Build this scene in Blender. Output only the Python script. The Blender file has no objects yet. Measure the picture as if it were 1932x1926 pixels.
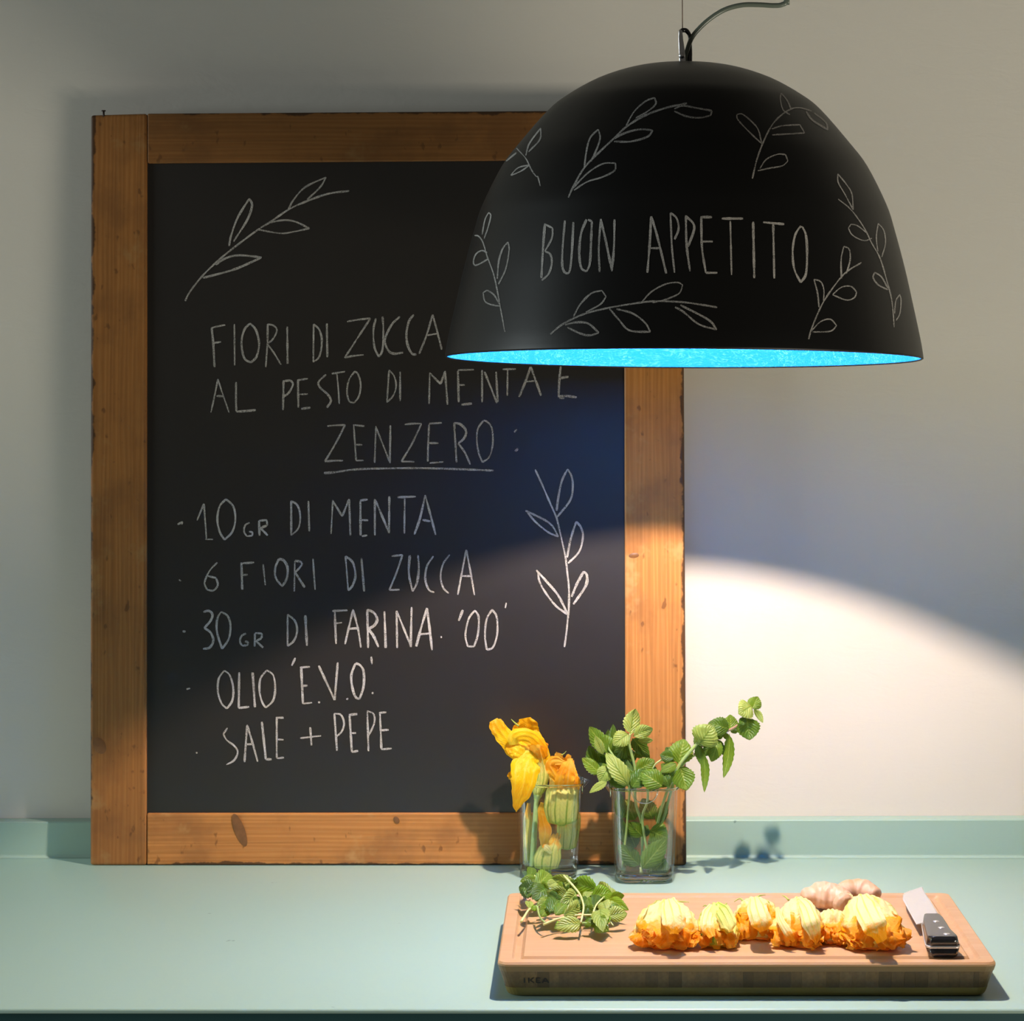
import bpy, bmesh, math, random
from mathutils import Vector, Matrix, noise
from mathutils.bvhtree import BVHTree

# ------------------------------------------------------------------ camera, world, exposure
F = 4370.0            # focal length in pixels of the 1932 px wide frame
PX, PY = 1110.0, 700.0  # principal point (shift lens)
CAMZ = 1.465
W, H = 1932.0, 1926.0
sc = bpy.context.scene
col = sc.collection
cam_d = bpy.data.cameras.new('camera')
cam = bpy.data.objects.new('camera', cam_d)
col.objects.link(cam)
cam.location = (0, 0, CAMZ)
cam.rotation_euler = (math.pi / 2, 0, 0)
cam_d.sensor_fit = 'HORIZONTAL'
cam_d.sensor_width = 36.0
cam_d.lens = 36.0 * F / W
cam_d.shift_x = -(PX - W / 2) / W
cam_d.shift_y = -(H / 2 - PY) / W
cam_d.clip_start = 0.05
sc.camera = cam

world = bpy.data.worlds.new('world')
sc.world = world
world.use_nodes = True
wn = world.node_tree.nodes['Background']
wn.inputs[0].default_value = (1.0, 0.90, 0.74, 1)
wn.inputs[1].default_value = 0.045
sc.view_settings.view_transform = 'Standard'
sc.view_settings.look = 'None'
sc.view_settings.gamma = 1.0
sc.view_settings.use_curve_mapping = False
sc.view_settings.exposure = 0.0
sc.cycles.use_denoising = True
sc.cycles.sample_clamp_indirect = 6.0
sc.cycles.max_bounces = 10
sc.cycles.transparent_max_bounces = 24

def area_light(name, loc, target, size, power, color):
    d = bpy.data.lights.new(name, 'AREA')
    d.shape = 'RECTANGLE'
    d.size, d.size_y = size
    d.energy = power
    d.color = color
    o = bpy.data.objects.new(name, d)
    col.objects.link(o)
    o.location = loc
    v = Vector(target) - Vector(loc)
    o.rotation_euler = v.to_track_quat('-Z', 'Y').to_euler()
    return o
# unseen fill light added for the room's ambience: cool, from the left
area_light('left_fill_light', (-5.0, 1.35, 1.9), (0, 2.6, 1.4), (1.3, 1.6), 110.0, (0.86, 0.97, 0.98))
# unseen area light added at floor level, standing in for bounce, to the right
area_light('floor_fill_light', (2.3, 0.5, 0.03), (2.3, 0.5, 2.0), (1.5, 1.2), 104.0, (1.0, 0.92, 0.76))

BULB = Vector((0.0905, 2.204, 1.655))
BULB_R = 0.0125
BULB_L = 7000.0

# ------------------------------------------------------------------ helpers
def at(px, py, Y):
    return Vector(((px - PX) / F * Y, Y, CAMZ - (py - PY) / F * Y))

def on_z(px, py, z):
    Y = (CAMZ - z) * F / (py - PY)
    return at(px, py, Y)

def ray(px, py):
    return Vector(((px - PX) / F, 1.0, -(py - PY) / F)).normalized()

def empty(name, loc, label, cat, group=None):
    o = bpy.data.objects.new(name, None)
    o.empty_display_size = 0.02
    col.objects.link(o)
    o.location = loc
    o['label'] = label
    o['category'] = cat
    if group:
        o['group'] = group
    return o

ROOTS = {}
def wloc(o):
    v = Vector(o.location)
    if o.parent:
        v = v + wloc(o.parent)
    return v

def mesh_obj(name, verts, faces, mat, parent=None, smooth=True, uvs=None, label=None, bevel=None, origin=None):
    """verts in WORLD coordinates; the object's origin is put at its own centre"""
    vs = [Vector(v) for v in verts]
    if origin is None:
        c = Vector((0, 0, 0))
        for v in vs:
            c += v
        c /= max(1, len(vs))
    else:
        c = Vector(origin)
    me = bpy.data.meshes.new(name)
    me.from_pydata([tuple(v - c) for v in vs], [], faces)
    if uvs is not None:
        ul = me.uv_layers.new(name='UVMap')
        for lp in me.loops:
            ul.data[lp.index].uv = uvs[lp.vertex_index]
    me.materials.append(mat)
    if smooth:
        for p in me.polygons:
            p.use_smooth = True
    o = bpy.data.objects.new(name, me)
    col.objects.link(o)
    if parent:
        o.parent = parent
        o.location = c - wloc(parent)
    else:
        o.location = c
    if label:
        o['label'] = label
    if bevel:
        m = o.modifiers.new('bevel', 'BEVEL')
        m.width = bevel
        m.segments = 3
        m.limit_method = 'ANGLE'
        m.angle_limit = math.radians(35)
        m.harden_normals = False
    return o

def box_vf(x0, x1, y0, y1, z0, z1):
    v = [(x0, y0, z0), (x1, y0, z0), (x1, y1, z0), (x0, y1, z0), (x0, y0, z1), (x1, y0, z1), (x1, y1, z1), (x0, y1, z1)]
    return v, hexa_faces()

def hexa_faces():
    return [(0, 3, 2, 1), (4, 5, 6, 7), (0, 1, 5, 4), (1, 2, 6, 5), (2, 3, 7, 6), (3, 0, 4, 7)]

def catmull(pts, n):
    """n samples through pts (tuples of any length)"""
    P = [Vector(p) if len(p) <= 4 else p for p in pts]
    m = len(P)
    if m == 2:
        return [P[0].lerp(P[1], i / (n - 1)) for i in range(n)]
    out = []
    for i in range(n):
        t = i / (n - 1) * (m - 1)
        k = min(int(t), m - 2)
        f = t - k
        p1, p2 = P[k], P[k + 1]
        p0 = P[k - 1] if k > 0 else p1 * 2 - p2
        p3 = P[k + 2] if k + 2 < m else p2 * 2 - p1
        out.append(0.5 * ((2 * p1) + (p2 - p0) * f + (2 * p0 - 5 * p1 + 4 * p2 - p3) * f * f + (3 * p1 - p0 - 3 * p2 + p3) * f ** 3))
    return out

def lerp_list(vals, t):
    m = len(vals)
    if m == 1:
        return vals[0]
    x = t * (m - 1)
    k = min(int(x), m - 2)
    f = x - k
    f = f * f * (3 - 2 * f)
    return vals[k] * (1 - f) + vals[k + 1] * f

def tube_vf(pts, radii, n=8, steps=None, cap=True, flat=None):
    P = catmull(pts, steps or max(2, (len(pts) - 1) * 5 + 1))
    V, Fc = [], []
    N = len(P)
    up = None
    for i, p in enumerate(P):
        d = (P[min(i + 1, N - 1)] - P[max(i - 1, 0)]).normalized()
        if up is None:
            a = Vector((0, 0, 1)) if abs(d.z) < 0.9 else Vector((0, 1, 0))
            up = (a - d * a.dot(d)).normalized()
        else:
            up = (up - d * up.dot(d)).normalized()
        sd = d.cross(up)
        r = lerp_list(radii, i / (N - 1))
        for k in range(n):
            a = 2 * math.pi * k / n
            V.append(p + (sd * math.cos(a) + up * math.sin(a)) * r)
    for i in range(N - 1):
        for k in range(n):
            k2 = (k + 1) % n
            Fc.append((i * n + k, i * n + k2, (i + 1) * n + k2, (i + 1) * n + k))
    if cap:
        Fc.append(tuple(range(n - 1, -1, -1)))
        Fc.append(tuple((N - 1) * n + k for k in range(n)))
    return V, Fc

def join_vf(*parts):
    V, Fc = [], []
    for v, f in parts:
        b = len(V)
        V += list(v)
        Fc += [tuple(i + b for i in q) for q in f]
    return V, Fc

def smooth01(a, b, x):
    t = max(0.0, min(1.0, (x - a) / (b - a)))
    return t * t * (3 - 2 * t)

# ------------------------------------------------------------------ materials
class NT:
    def __init__(s, name):
        s.m = bpy.data.materials.new(name)
        s.m.use_nodes = True
        s.t = s.m.node_tree
        s.t.nodes.clear()
        s.out = s.n('ShaderNodeOutputMaterial')
    def n(s, kind, **kw):
        nd = s.t.nodes.new(kind)
        for k, v in kw.items():
            setattr(nd, k, v)
        return nd
    def link(s, a, b):
        s.t.links.new(a, b)
    def put(s, sock, v):
        if hasattr(v, 'is_output') or isinstance(v, bpy.types.NodeSocket):
            s.link(v, sock)
        elif v is not None:
            sock.default_value = v
    def math(s, op, a, b=None, c=None, clamp=False):
        nd = s.n('ShaderNodeMath', operation=op, use_clamp=clamp)
        s.put(nd.inputs[0], a)
        if b is not None: s.put(nd.inputs[1], b)
        if c is not None: s.put(nd.inputs[2], c)
        return nd.outputs[0]
    def sstep(s, x, a, b):
        nd = s.n('ShaderNodeMapRange', interpolation_type='SMOOTHSTEP')
        s.put(nd.inputs[0], x)
        nd.inputs[1].default_value = a
        nd.inputs[2].default_value = b
        return nd.outputs[0]
    def mix(s, f, a, b, blend='MIX'):
        nd = s.n('ShaderNodeMix', data_type='RGBA', blend_type=blend)
        s.put(nd.inputs[0], f)
        s.put(nd.inputs[6], a if not isinstance(a, tuple) else (*a[:3], 1))
        s.put(nd.inputs[7], b if not isinstance(b, tuple) else (*b[:3], 1))
        return nd.outputs[2]
    def coord(s, which='Object', scale=(1, 1, 1), loc=(0, 0, 0)):
        tc = s.n('ShaderNodeTexCoord')
        mp = s.n('ShaderNodeMapping')
        s.link(tc.outputs[which], mp.inputs[0])
        mp.inputs['Scale'].default_value = scale
        mp.inputs['Location'].default_value = loc
        return mp.outputs[0]
    def pos(s, scale=(1, 1, 1), loc=(0, 0, 0)):
        g = s.n('ShaderNodeNewGeometry')
        mp = s.n('ShaderNodeMapping')
        s.link(g.outputs['Position'], mp.inputs[0])
        mp.inputs['Scale'].default_value = scale
        mp.inputs['Location'].default_value = loc
        return mp.outputs[0]
    def noise(s, vec, scale, detail=3, rough=0.55, dist=0.0):
        nd = s.n('ShaderNodeTexNoise')
        s.link(vec, nd.inputs['Vector'])
        nd.inputs['Scale'].default_value = scale
        nd.inputs['Detail'].default_value = detail
        nd.inputs['Roughness'].default_value = rough
        nd.inputs['Distortion'].default_value = dist
        return nd.outputs['Fac']
    def sep(s, vec):
        nd = s.n('ShaderNodeSeparateXYZ')
        s.link(vec, nd.inputs[0])
        return nd.outputs
    def bump(s, h, strength, dist):
        nd = s.n('ShaderNodeBump')
        nd.inputs['Strength'].default_value = strength
        nd.inputs['Distance'].default_value = dist
        s.link(h, nd.inputs['Height'])
        return nd.outputs[0]
    def bsdf(s, color, rough=0.5, metal=0.0, spec=0.5, normal=None, coat=None, coat_rough=0.2):
        b = s.n('ShaderNodeBsdfPrincipled')
        s.put(b.inputs['Base Color'], color if not isinstance(color, tuple) else (*color[:3], 1))
        s.put(b.inputs['Roughness'], rough)
        b.inputs['Metallic'].default_value = metal
        b.inputs['Specular IOR Level'].default_value = spec
        if normal is not None:
            s.link(normal, b.inputs['Normal'])
        if coat:
            b.inputs['Coat Weight'].default_value = coat
            b.inputs['Coat Roughness'].default_value = coat_rough
        return b.outputs[0]
    def done(s, shader):
        s.link(shader, s.out.inputs[0])
        return s.m

def mat_wall():
    t = NT('painted_plaster')
    p = t.pos()
    n1 = t.noise(p, 2.2, 4)
    n2 = t.noise(p, 160, 3)
    n3 = t.noise(t.pos(scale=(1, 1, 2.6)), 18, 4, 0.6, 0.6)
    c = t.mix(n1, (0.71, 0.67, 0.60), (0.77, 0.735, 0.665))
    h = t.math('ADD', t.math('MULTIPLY', n2, 0.12), t.math('MULTIPLY', n3, 0.8))
    return t.done(t.bsdf(c, 0.6, normal=t.bump(h, 0.35, 0.0016), spec=0.3))

def mat_simple(name, color, rough=0.5, metal=0.0, spec=0.5, nscale=60, namp=0.12, bump=0.0, coat=None):
    t = NT(name)
    p = t.coord('Object')
    n = t.noise(p, nscale, 3)
    c2 = tuple(x * (1 - namp) for x in color)
    c1 = tuple(min(1, x * (1 + namp)) for x in color)
    c = t.mix(n, c2, c1)
    nm = t.bump(n, bump, 0.001) if bump else None
    return t.done(t.bsdf(c, rough, metal, spec, nm, coat))

def mat_worktop():
    t = NT('painted_teal_worktop')
    p = t.pos()
    n1 = t.noise(p, 3.5, 3)
    n2 = t.noise(t.pos(scale=(1, 3, 3)), 90, 3)
    spots = t.sstep(t.noise(p, 45, 2, 0.5), 0.765, 0.80)
    c = t.mix(n1, (0.355, 0.520, 0.445), (0.385, 0.550, 0.470))
    c = t.mix(t.math('MULTIPLY', spots, 0.5), c, (0.03, 0.08, 0.08))
    return t.done(t.bsdf(c, 0.42, spec=0.55, normal=t.bump(n2, 0.12, 0.0006)))

def mat_pine(name, axis, dark, edges):
    """stained pine; axis = grain direction (0 x, 2 z); edges: list of (axis, low/high) outer arrises"""
    t = NT(name)
    sc_ = [1.0, 1.0, 1.0]
    sc_[axis] = 0.035
    p = t.coord('Object', tuple(sc_))
    warp = t.noise(t.coord('Object', (1, 1, 1)), 5, 2)
    grain = t.noise(p, 160, 4, 0.6, 0.4)
    wv = t.n('ShaderNodeTexWave', wave_type='BANDS', bands_direction='Z' if axis == 0 else 'X')
    sc2 = [1.0, 1.0, 1.0]
    sc2[axis] = 0.03
    t.link(t.coord('Object', tuple(sc2)), wv.inputs[0])
    wv.inputs['Scale'].default_value = 62
    wv.inputs['Distortion'].default_value = 9
    wv.inputs['Detail'].default_value = 3
    wv.inputs['Detail Scale'].default_value = 1.2
    c = t.mix(t.sstep(wv.outputs[1], 0.2, 0.9), (0.50, 0.20, 0.048), (0.57, 0.245, 0.066))
    c = t.mix(t.math('MULTIPLY', t.sstep(grain, 0.35, 0.7), 0.45), c, (0.30, 0.12, 0.03))
    blot = t.noise(t.coord('Object', (1, 1, 1)), 11, 4, 0.6)
    c = t.mix(t.math('MULTIPLY', t.sstep(blot, 0.45, 0.66), 0.55), c, (0.24, 0.10, 0.032))
    # pale rubbed patches and small dark specks
    pale = t.sstep(t.noise(t.coord('Object', (1, 1, 1), (3, 1, 7)), 8, 5, 0.7), 0.56, 0.66)
    c = t.mix(t.math('MULTIPLY', pale, 0.5), c, (0.58, 0.34, 0.13))
    spk = t.sstep(t.noise(t.coord('Object', (1, 1, 0.6)), 105, 2, 0.5), 0.655, 0.74)
    c = t.mix(t.math('MULTIPLY', spk, 0.6), c, (0.11, 0.04, 0.012))
    if dark:
        c = t.mix(dark, c, (0.075, 0.034, 0.010))
    if axis == 2 and dark:
        pass
    gen = t.sep(t.n('ShaderNodeTexCoord').outputs['Generated'])
    wob = t.noise(t.coord('Object'), 26, 4, 0.65)
    for ax, hi, wdt in edges:
        e = gen[ax]
        if hi:
            e = t.math('SUBTRACT', 1.0, e)
        e = t.math('SUBTRACT', e, t.math('MULTIPLY', t.math('SUBTRACT', wob, 0.45), wdt * 5))
        m = t.math('SUBTRACT', 1.0, t.sstep(e, wdt * 0.5, wdt * 1.1))
        c = t.mix(t.math('MULTIPLY', m, 0.85), c, (0.035, 0.017, 0.008))
    h = t.math('ADD', grain, t.math('MULTIPLY', wv.outputs[1], 0.4))
    return t.done(t.bsdf(c, 0.48, spec=0.35, normal=t.bump(h, 0.25, 0.0007)))

def mat_slate():
    t = NT('chalkboard_black')
    n1 = t.noise(t.pos(), 4, 5, 0.6)
    n2 = t.noise(t.pos(scale=(1, 1, 0.15)), 220, 2)
    c = t.mix(n1, (0.0085, 0.0064, 0.0052), (0.0130, 0.0098, 0.0078))
    r = t.math('ADD', 0.37, t.math('MULTIPLY', n1, 0.06))
    return t.done(t.bsdf(c, r, spec=1.0, normal=t.bump(n2, 0.08, 0.0003)))

def mat_chalk(name, lo=0.25):
    t = NT(name)
    n = t.noise(t.pos(), 1400, 2, 0.7)
    n2 = t.noise(t.pos(), 60, 2, 0.5)
    a = t.math('ADD', t.math('MULTIPLY', t.sstep(n, 0.30, 0.62), 0.62), t.math('MULTIPLY', t.math('SUBTRACT', n2, 0.5), 0.7))
    a = t.math('ADD', a, lo, clamp=True)
    d = t.n('ShaderNodeBsdfDiffuse')
    d.inputs[0].default_value = (0.60, 0.58, 0.55, 1)
    tr = t.n('ShaderNodeBsdfTransparent')
    mx = t.n('ShaderNodeMixShader')
    t.link(a, mx.inputs[0]); t.link(tr.outputs[0], mx.inputs[1]); t.link(d.outputs[0], mx.inputs[2])
    return t.done(mx.outputs[0])

def mat_leaf(name, c1, c2, vein, trans=0.3):
    t = NT(name)
    uv = t.n('ShaderNodeTexCoord').outputs['UV']
    s = t.sep(uv)
    au = t.math('ABSOLUTE', t.math('SUBTRACT', s[0], 0.5))
    ph = t.math('SUBTRACT', s[1], t.math('MULTIPLY', au, 0.75))
    lat = t.math('SINE', t.math('MULTIPLY', ph, 2 * math.pi * 7.5))
    latm = t.sstep(lat, 0.72, 1.0)
    mid = t.math('SUBTRACT', 1.0, t.sstep(au, 0.012, 0.05))
    v = t.math('MAXIMUM', t.math('MULTIPLY', latm, 0.55), mid)
    g = t.n('ShaderNodeObjectInfo').outputs['Random']
    nz = t.noise(t.pos(), 120, 3)
    f = t.math('ADD', t.math('MULTIPLY', nz, 0.7), t.math('MULTIPLY', g, 0.5), clamp=True)
    c = t.mix(f, c1, c2)
    c = t.mix(v, c, vein)
    q = t.math('ADD', t.math('MULTIPLY', lat, -0.5), t.math('MULTIPLY', t.noise(t.pos(), 420, 2), 1.6))
    nm = t.bump(q, 0.55, 0.0008)
    b = t.bsdf(c, 0.42, spec=0.45, normal=nm)
    tr = t.n('ShaderNodeBsdfTranslucent')
    t.link(t.mix(0.5, c, (0.30, 0.48, 0.03)), tr.inputs[0])
    mx = t.n('ShaderNodeMixShader')
    mx.inputs[0].default_value = trans
    t.link(b, mx.inputs[1]); t.link(tr.outputs[0], mx.inputs[2])
    return t.done(mx.outputs[0])

def mat_petal(name, base, mid, tip, v1, v2, vein, veins=5, vein_amt=0.8, lateral=0.35, trans=0.3):
    """UV.y runs from flower base to petal tip; colour changes along the petal with ragged border, green veins"""
    t = NT(name)
    uv = t.n('ShaderNodeTexCoord').outputs['UV']
    s = t.sep(uv)
    nz = t.noise(t.pos(), 140, 4, 0.65)
    nz2 = t.noise(t.pos(), 50, 3, 0.6)
    vv = t.math('ADD', s[1], t.math('MULTIPLY', t.math('SUBTRACT', nz, 0.5), 0.45))
    vv = t.math('ADD', vv, t.math('MULTIPLY', t.math('SUBTRACT', nz2, 0.5), 0.7))
    c = t.mix(t.sstep(vv, v1 - 0.12, v1 + 0.12), base, mid)
    c = t.mix(t.sstep(vv, v2 - 0.10, v2 + 0.10), c, tip)
    cs = t.math('COSINE', t.math('MULTIPLY', t.math('SUBTRACT', s[0], 0.5), 2 * math.pi * veins))
    fade = t.math('SUBTRACT', 1.0, t.sstep(s[1], 0.35, 0.95))
    vm = t.math('MULTIPLY', t.math('MULTIPLY', t.sstep(cs, 0.62, 0.97), fade), vein_amt)
    au = t.math('ABSOLUTE', t.math('SUBTRACT', s[0], 0.5))
    lat = t.math('SINE', t.math('MULTIPLY', t.math('SUBTRACT', s[1], t.math('MULTIPLY', au, 0.6)), 2 * math.pi * 13))
    vm = t.math('MAXIMUM', vm, t.math('MULTIPLY', t.sstep(lat, 0.75, 1.0), lateral))
    c = t.mix(vm, c, vein)
    hh = t.math('ADD', t.math('MULTIPLY', cs, -0.15), t.math('ADD', t.math('MULTIPLY', lat, -0.15), t.math('MULTIPLY', t.noise(t.pos(), 500, 3), 1.5)))
    b = t.bsdf(c, 0.5, spec=0.3, normal=t.bump(hh, 0.5, 0.0008))
    tr = t.n('ShaderNodeBsdfTranslucent')
    t.link(c, tr.inputs[0])
    mx = t.n('ShaderNodeMixShader')
    mx.inputs[0].default_value = trans
    t.link(b, mx.inputs[1]); t.link(tr.outputs[0], mx.inputs[2])
    return t.done(mx.outputs[0])

def mat_bamboo(name, c1, c2, axis, scale=1.0, rough=0.45):
    t = NT(name)
    s = [1.0, 1.0, 1.0]
    s[axis] = 0.05
    p = t.coord('Object', tuple(s))
    n = t.noise(p, 260 * scale, 4, 0.6, 0.3)
    n2 = t.noise(p, 60 * scale, 2, 0.5)
    g = t.n('ShaderNodeObjectInfo').outputs['Random']
    f = t.math('ADD', t.math('MULTIPLY', n, 0.5), t.math('MULTIPLY', n2, 0.5))
    c = t.mix(t.sstep(f, 0.3, 0.7), c1, c2)
    c = t.mix(t.math('MULTIPLY', g, 0.8), c, tuple(x * 0.5 for x in c1))
    dk = t.sstep(t.noise(t.coord('Object', tuple(x * 1.0 for x in s), (5, 3, 1)), 120 * scale, 3, 0.6), 0.62, 0.72)
    c = t.mix(t.math('MULTIPLY', dk, 0.5), c, tuple(x * k for x, k in zip(c1, (0.72, 0.5, 0.36))))
    return t.done(t.bsdf(c, rough, spec=0.3, normal=t.bump(n, 0.12, 0.0004)))

def mat_glass(name, tint=(0.985, 0.996, 0.99), ior=1.5, gain=1.0):
    t = NT(name)
    fr = t.n('ShaderNodeFresnel')
    fr.inputs[0].default_value = ior
    lw = t.n('ShaderNodeLayerWeight')
    lw.inputs[0].default_value = 0.25
    tr = t.n('ShaderNodeBsdfTransparent')
    edge = t.mix(t.math('POWER', lw.outputs['Facing'], 2.0), tint, tuple(x * 0.90 for x in tint))
    t.link(edge, tr.inputs[0])
    gl = t.n('ShaderNodeBsdfGlossy')
    gl.inputs['Roughness'].default_value = 0.03
    mx = t.n('ShaderNodeMixShader')
    t.link(t.math('MINIMUM', t.math('MULTIPLY', fr.outputs[0], gain, clamp=True), 0.30), mx.inputs[0])
    t.link(tr.outputs[0], mx.inputs[1]); t.link(gl.outputs[0], mx.inputs[2])
    return t.done(mx.outputs[0])

M = {}
M['wall'] = mat_wall()
M['worktop'] = mat_worktop()
M['shaded_teal'] = mat_simple('shaded_teal_paint', (0.020, 0.085, 0.095), 0.5, nscale=8)  # worktop teal darkened so the front edge looks shaded
M['floor'] = mat_simple('floor_boards', (0.16, 0.11, 0.07), 0.5)
M['pine_left'] = mat_pine('stained_pine_left', 2, 0.45, [(0, False, 0.06)])
M['pine_right'] = mat_pine('stained_pine_right', 2, 0.0, [(0, True, 0.06)])
M['pine_top'] = mat_pine('stained_pine_top', 0, 0.62, [(2, True, 0.06)])
M['pine_bottom'] = mat_pine('stained_pine_bottom', 0, 0.05, [(2, False, 0.05)])
M['slate'] = mat_slate()
M['chalk'] = mat_chalk('chalk_marks', 0.10)
M['chalk_strong'] = mat_chalk('chalk_marks_strong', 0.25)
M['iron'] = mat_simple('rusty_iron', (0.05, 0.035, 0.03), 0.6, 0.7)
M['chrome'] = mat_simple('chrome', (0.85, 0.86, 0.88), 0.30, 1.0, namp=0.03)
M['steel'] = mat_simple('brushed_steel', (0.72, 0.70, 0.68), 0.24, 0.5, namp=0.04, nscale=200)
M['steel_wire'] = mat_simple('steel_wire', (0.20, 0.14, 0.11), 0.4, 0.8)
M['cable'] = mat_simple('grey_green_cable', (0.15, 0.18, 0.145), 0.28, spec=0.6)
M['cable_core'] = mat_simple('cable_core', (0.02, 0.025, 0.025), 0.4)
M['black_plastic'] = mat_simple('black_handle', (0.014, 0.015, 0.018), 0.20, spec=1.0, nscale=300, bump=0.03)
M['ceramic'] = mat_simple('white_ceramic', (0.7, 0.68, 0.62), 0.4)
M['stem'] = mat_simple('green_stem', (0.33, 0.44, 0.13), 0.4, nscale=200, namp=0.25)
M['stem_red'] = mat_simple('reddish_stem', (0.42, 0.26, 0.16), 0.4, nscale=200, namp=0.25)
M['stem_pale'] = mat_simple('pale_stem', (0.62, 0.66, 0.27), 0.4, nscale=200, namp=0.2)
M['flower_stem'] = mat_simple('flower_stem', (0.30, 0.46, 0.16), 0.45, nscale=90, namp=0.25)
M['sepal'] = mat_simple('sepal_green', (0.42, 0.50, 0.08), 0.45, nscale=200, namp=0.2)
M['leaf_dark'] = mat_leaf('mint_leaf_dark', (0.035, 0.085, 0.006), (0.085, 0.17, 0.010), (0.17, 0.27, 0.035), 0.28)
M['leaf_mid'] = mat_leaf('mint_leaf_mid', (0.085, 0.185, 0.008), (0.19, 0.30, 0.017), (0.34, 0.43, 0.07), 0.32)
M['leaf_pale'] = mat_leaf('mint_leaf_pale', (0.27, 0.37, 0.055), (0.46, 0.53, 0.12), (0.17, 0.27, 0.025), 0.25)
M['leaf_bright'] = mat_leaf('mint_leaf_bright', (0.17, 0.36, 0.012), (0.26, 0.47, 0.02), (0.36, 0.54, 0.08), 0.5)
M['petal_board'] = mat_petal('blossom_pale_to_orange', (0.88, 0.84, 0.38), (0.93, 0.84, 0.40), (1.0, 0.40, 0.004), 0.3, 0.72, (0.58, 0.66, 0.06), 3, 0.75, 0.16, 0.30)
M['petal_orange'] = mat_petal('blossom_orange_frill', (1.0, 0.56, 0.02), (1.0, 0.40, 0.004), (1.0, 0.55, 0.05), 0.3, 0.75, (1.0, 0.70, 0.22), 2, 0.3, 0.25, 0.45)
M['petal_green'] = mat_petal('blossom_green_veined', (0.58, 0.74, 0.13), (0.88, 0.86, 0.24), (1.0, 0.55, 0.05), 0.25, 0.80, (0.30, 0.46, 0.05), 3, 0.9, 0.15, 0.3)
M['petal_gold'] = mat_petal('blossom_gold', (0.85, 0.66, 0.03), (1.0, 0.60, 0.003), (1.0, 0.46, 0.002), 0.12, 0.6, (0.95, 0.72, 0.10), 3, 0.35, 0.18, 0.35)
M['bamboo_top'] = mat_bamboo('bamboo_top', (0.76, 0.44, 0.21), (0.92, 0.585, 0.32), 0, 0.8)
M['bamboo_shaded'] = mat_bamboo('bamboo_shaded', (0.20, 0.13, 0.055), (0.27, 0.18, 0.08), 0)  # darker copy of the top bamboo, shade put into the colour of its side
M['bamboo_core'] = mat_bamboo('bamboo_core', (0.105, 0.064, 0.025), (0.19, 0.118, 0.048), 1)
M['bamboo_bottom'] = mat_bamboo('bamboo_bottom', (0.21, 0.165, 0.045), (0.27, 0.21, 0.065), 0)
M['brand_burn'] = mat_simple('burnt_mark', (0.012, 0.007, 0.004), 0.7)
M['glass'] = mat_glass('clear_glass')
def mat_real_glass(name, tint, rough=0.0):
    t = NT(name)
    g = t.n('ShaderNodeBsdfGlass')
    g.inputs['Color'].default_value = (*tint, 1)
    g.inputs['IOR'].default_value = 1.5
    g.inputs['Roughness'].default_value = rough
    return t.done(g.outputs[0])
M['glass_rim'] = mat_real_glass('clear_glass_rim', (0.97, 1.0, 0.99))
M['glass_base'] = mat_real_glass('clear_glass_base', (0.95, 0.99, 0.97))

def mat_ginger():
    t = NT('ginger_skin')
    p = t.coord('Object')
    wv = t.n('ShaderNodeTexWave', wave_type='BANDS', bands_direction='X')
    t.link(p, wv.inputs[0])
    wv.inputs['Scale'].default_value = 55
    wv.inputs['Distortion'].default_value = 6
    wv.inputs['Detail'].default_value = 2
    n = t.noise(p, 90, 4, 0.6)
    n2 = t.noise(p, 30, 2)
    c = t.mix(n, (0.50, 0.27, 0.13), (0.76, 0.50, 0.33))
    c = t.mix(t.math('MULTIPLY', t.sstep(wv.outputs[1], 0.6, 1.0), 0.22), c, (0.80, 0.55, 0.40))
    c = t.mix(t.math('MULTIPLY', t.sstep(n2, 0.55, 0.7), 0.5), c, (0.52, 0.26, 0.08))
    h = t.math('ADD', t.math('MULTIPLY', wv.outputs[1], 0.4), n)
    return t.done(t.bsdf(c, 0.45, spec=0.4, normal=t.bump(h, 0.5, 0.0008)))
M['ginger'] = mat_ginger()
M['ginger_flesh'] = mat_simple('ginger_flesh', (0.82, 0.60, 0.26), 0.5, nscale=300, namp=0.25, bump=0.4)

def mat_shade_out():
    t = NT('lamp_shade_black')
    n = t.noise(t.pos(), 260, 3)
    return t.done(t.bsdf((0.006, 0.006, 0.006), 0.42, spec=0.3, normal=t.bump(n, 0.06, 0.0004)))
def mat_shade_in():
    t = NT('lamp_lining_blue')
    n = t.noise(t.pos(scale=(1, 1, 1)), 55, 4, 0.7, 1.5)
    wv = t.noise(t.pos(scale=(1.2, 4.0, 4.0)), 60, 3, 0.6, 2.5)
    f = t.math('MULTIPLY', t.sstep(wv, 0.45, 0.7), t.sstep(n, 0.3, 0.7))
    c = t.mix(f, (0.0050, 0.084, 0.32), (0.034, 0.160, 0.40))
    return t.done(t.bsdf(c, 0.55, spec=0.0, normal=t.bump(wv, 0.4, 0.001)))
def mat_emit(name, color, s):
    t = NT(name)
    e = t.n('ShaderNodeEmission')
    e.inputs[0].default_value = (*color, 1)
    e.inputs[1].default_value = s
    return t.done(e.outputs[0])
M['shade_out'] = mat_shade_out()
M['shade_in'] = mat_shade_in()
M['bulb'] = mat_emit('glowing_bulb', (1.0, 0.80, 0.655), BULB_L)

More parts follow.
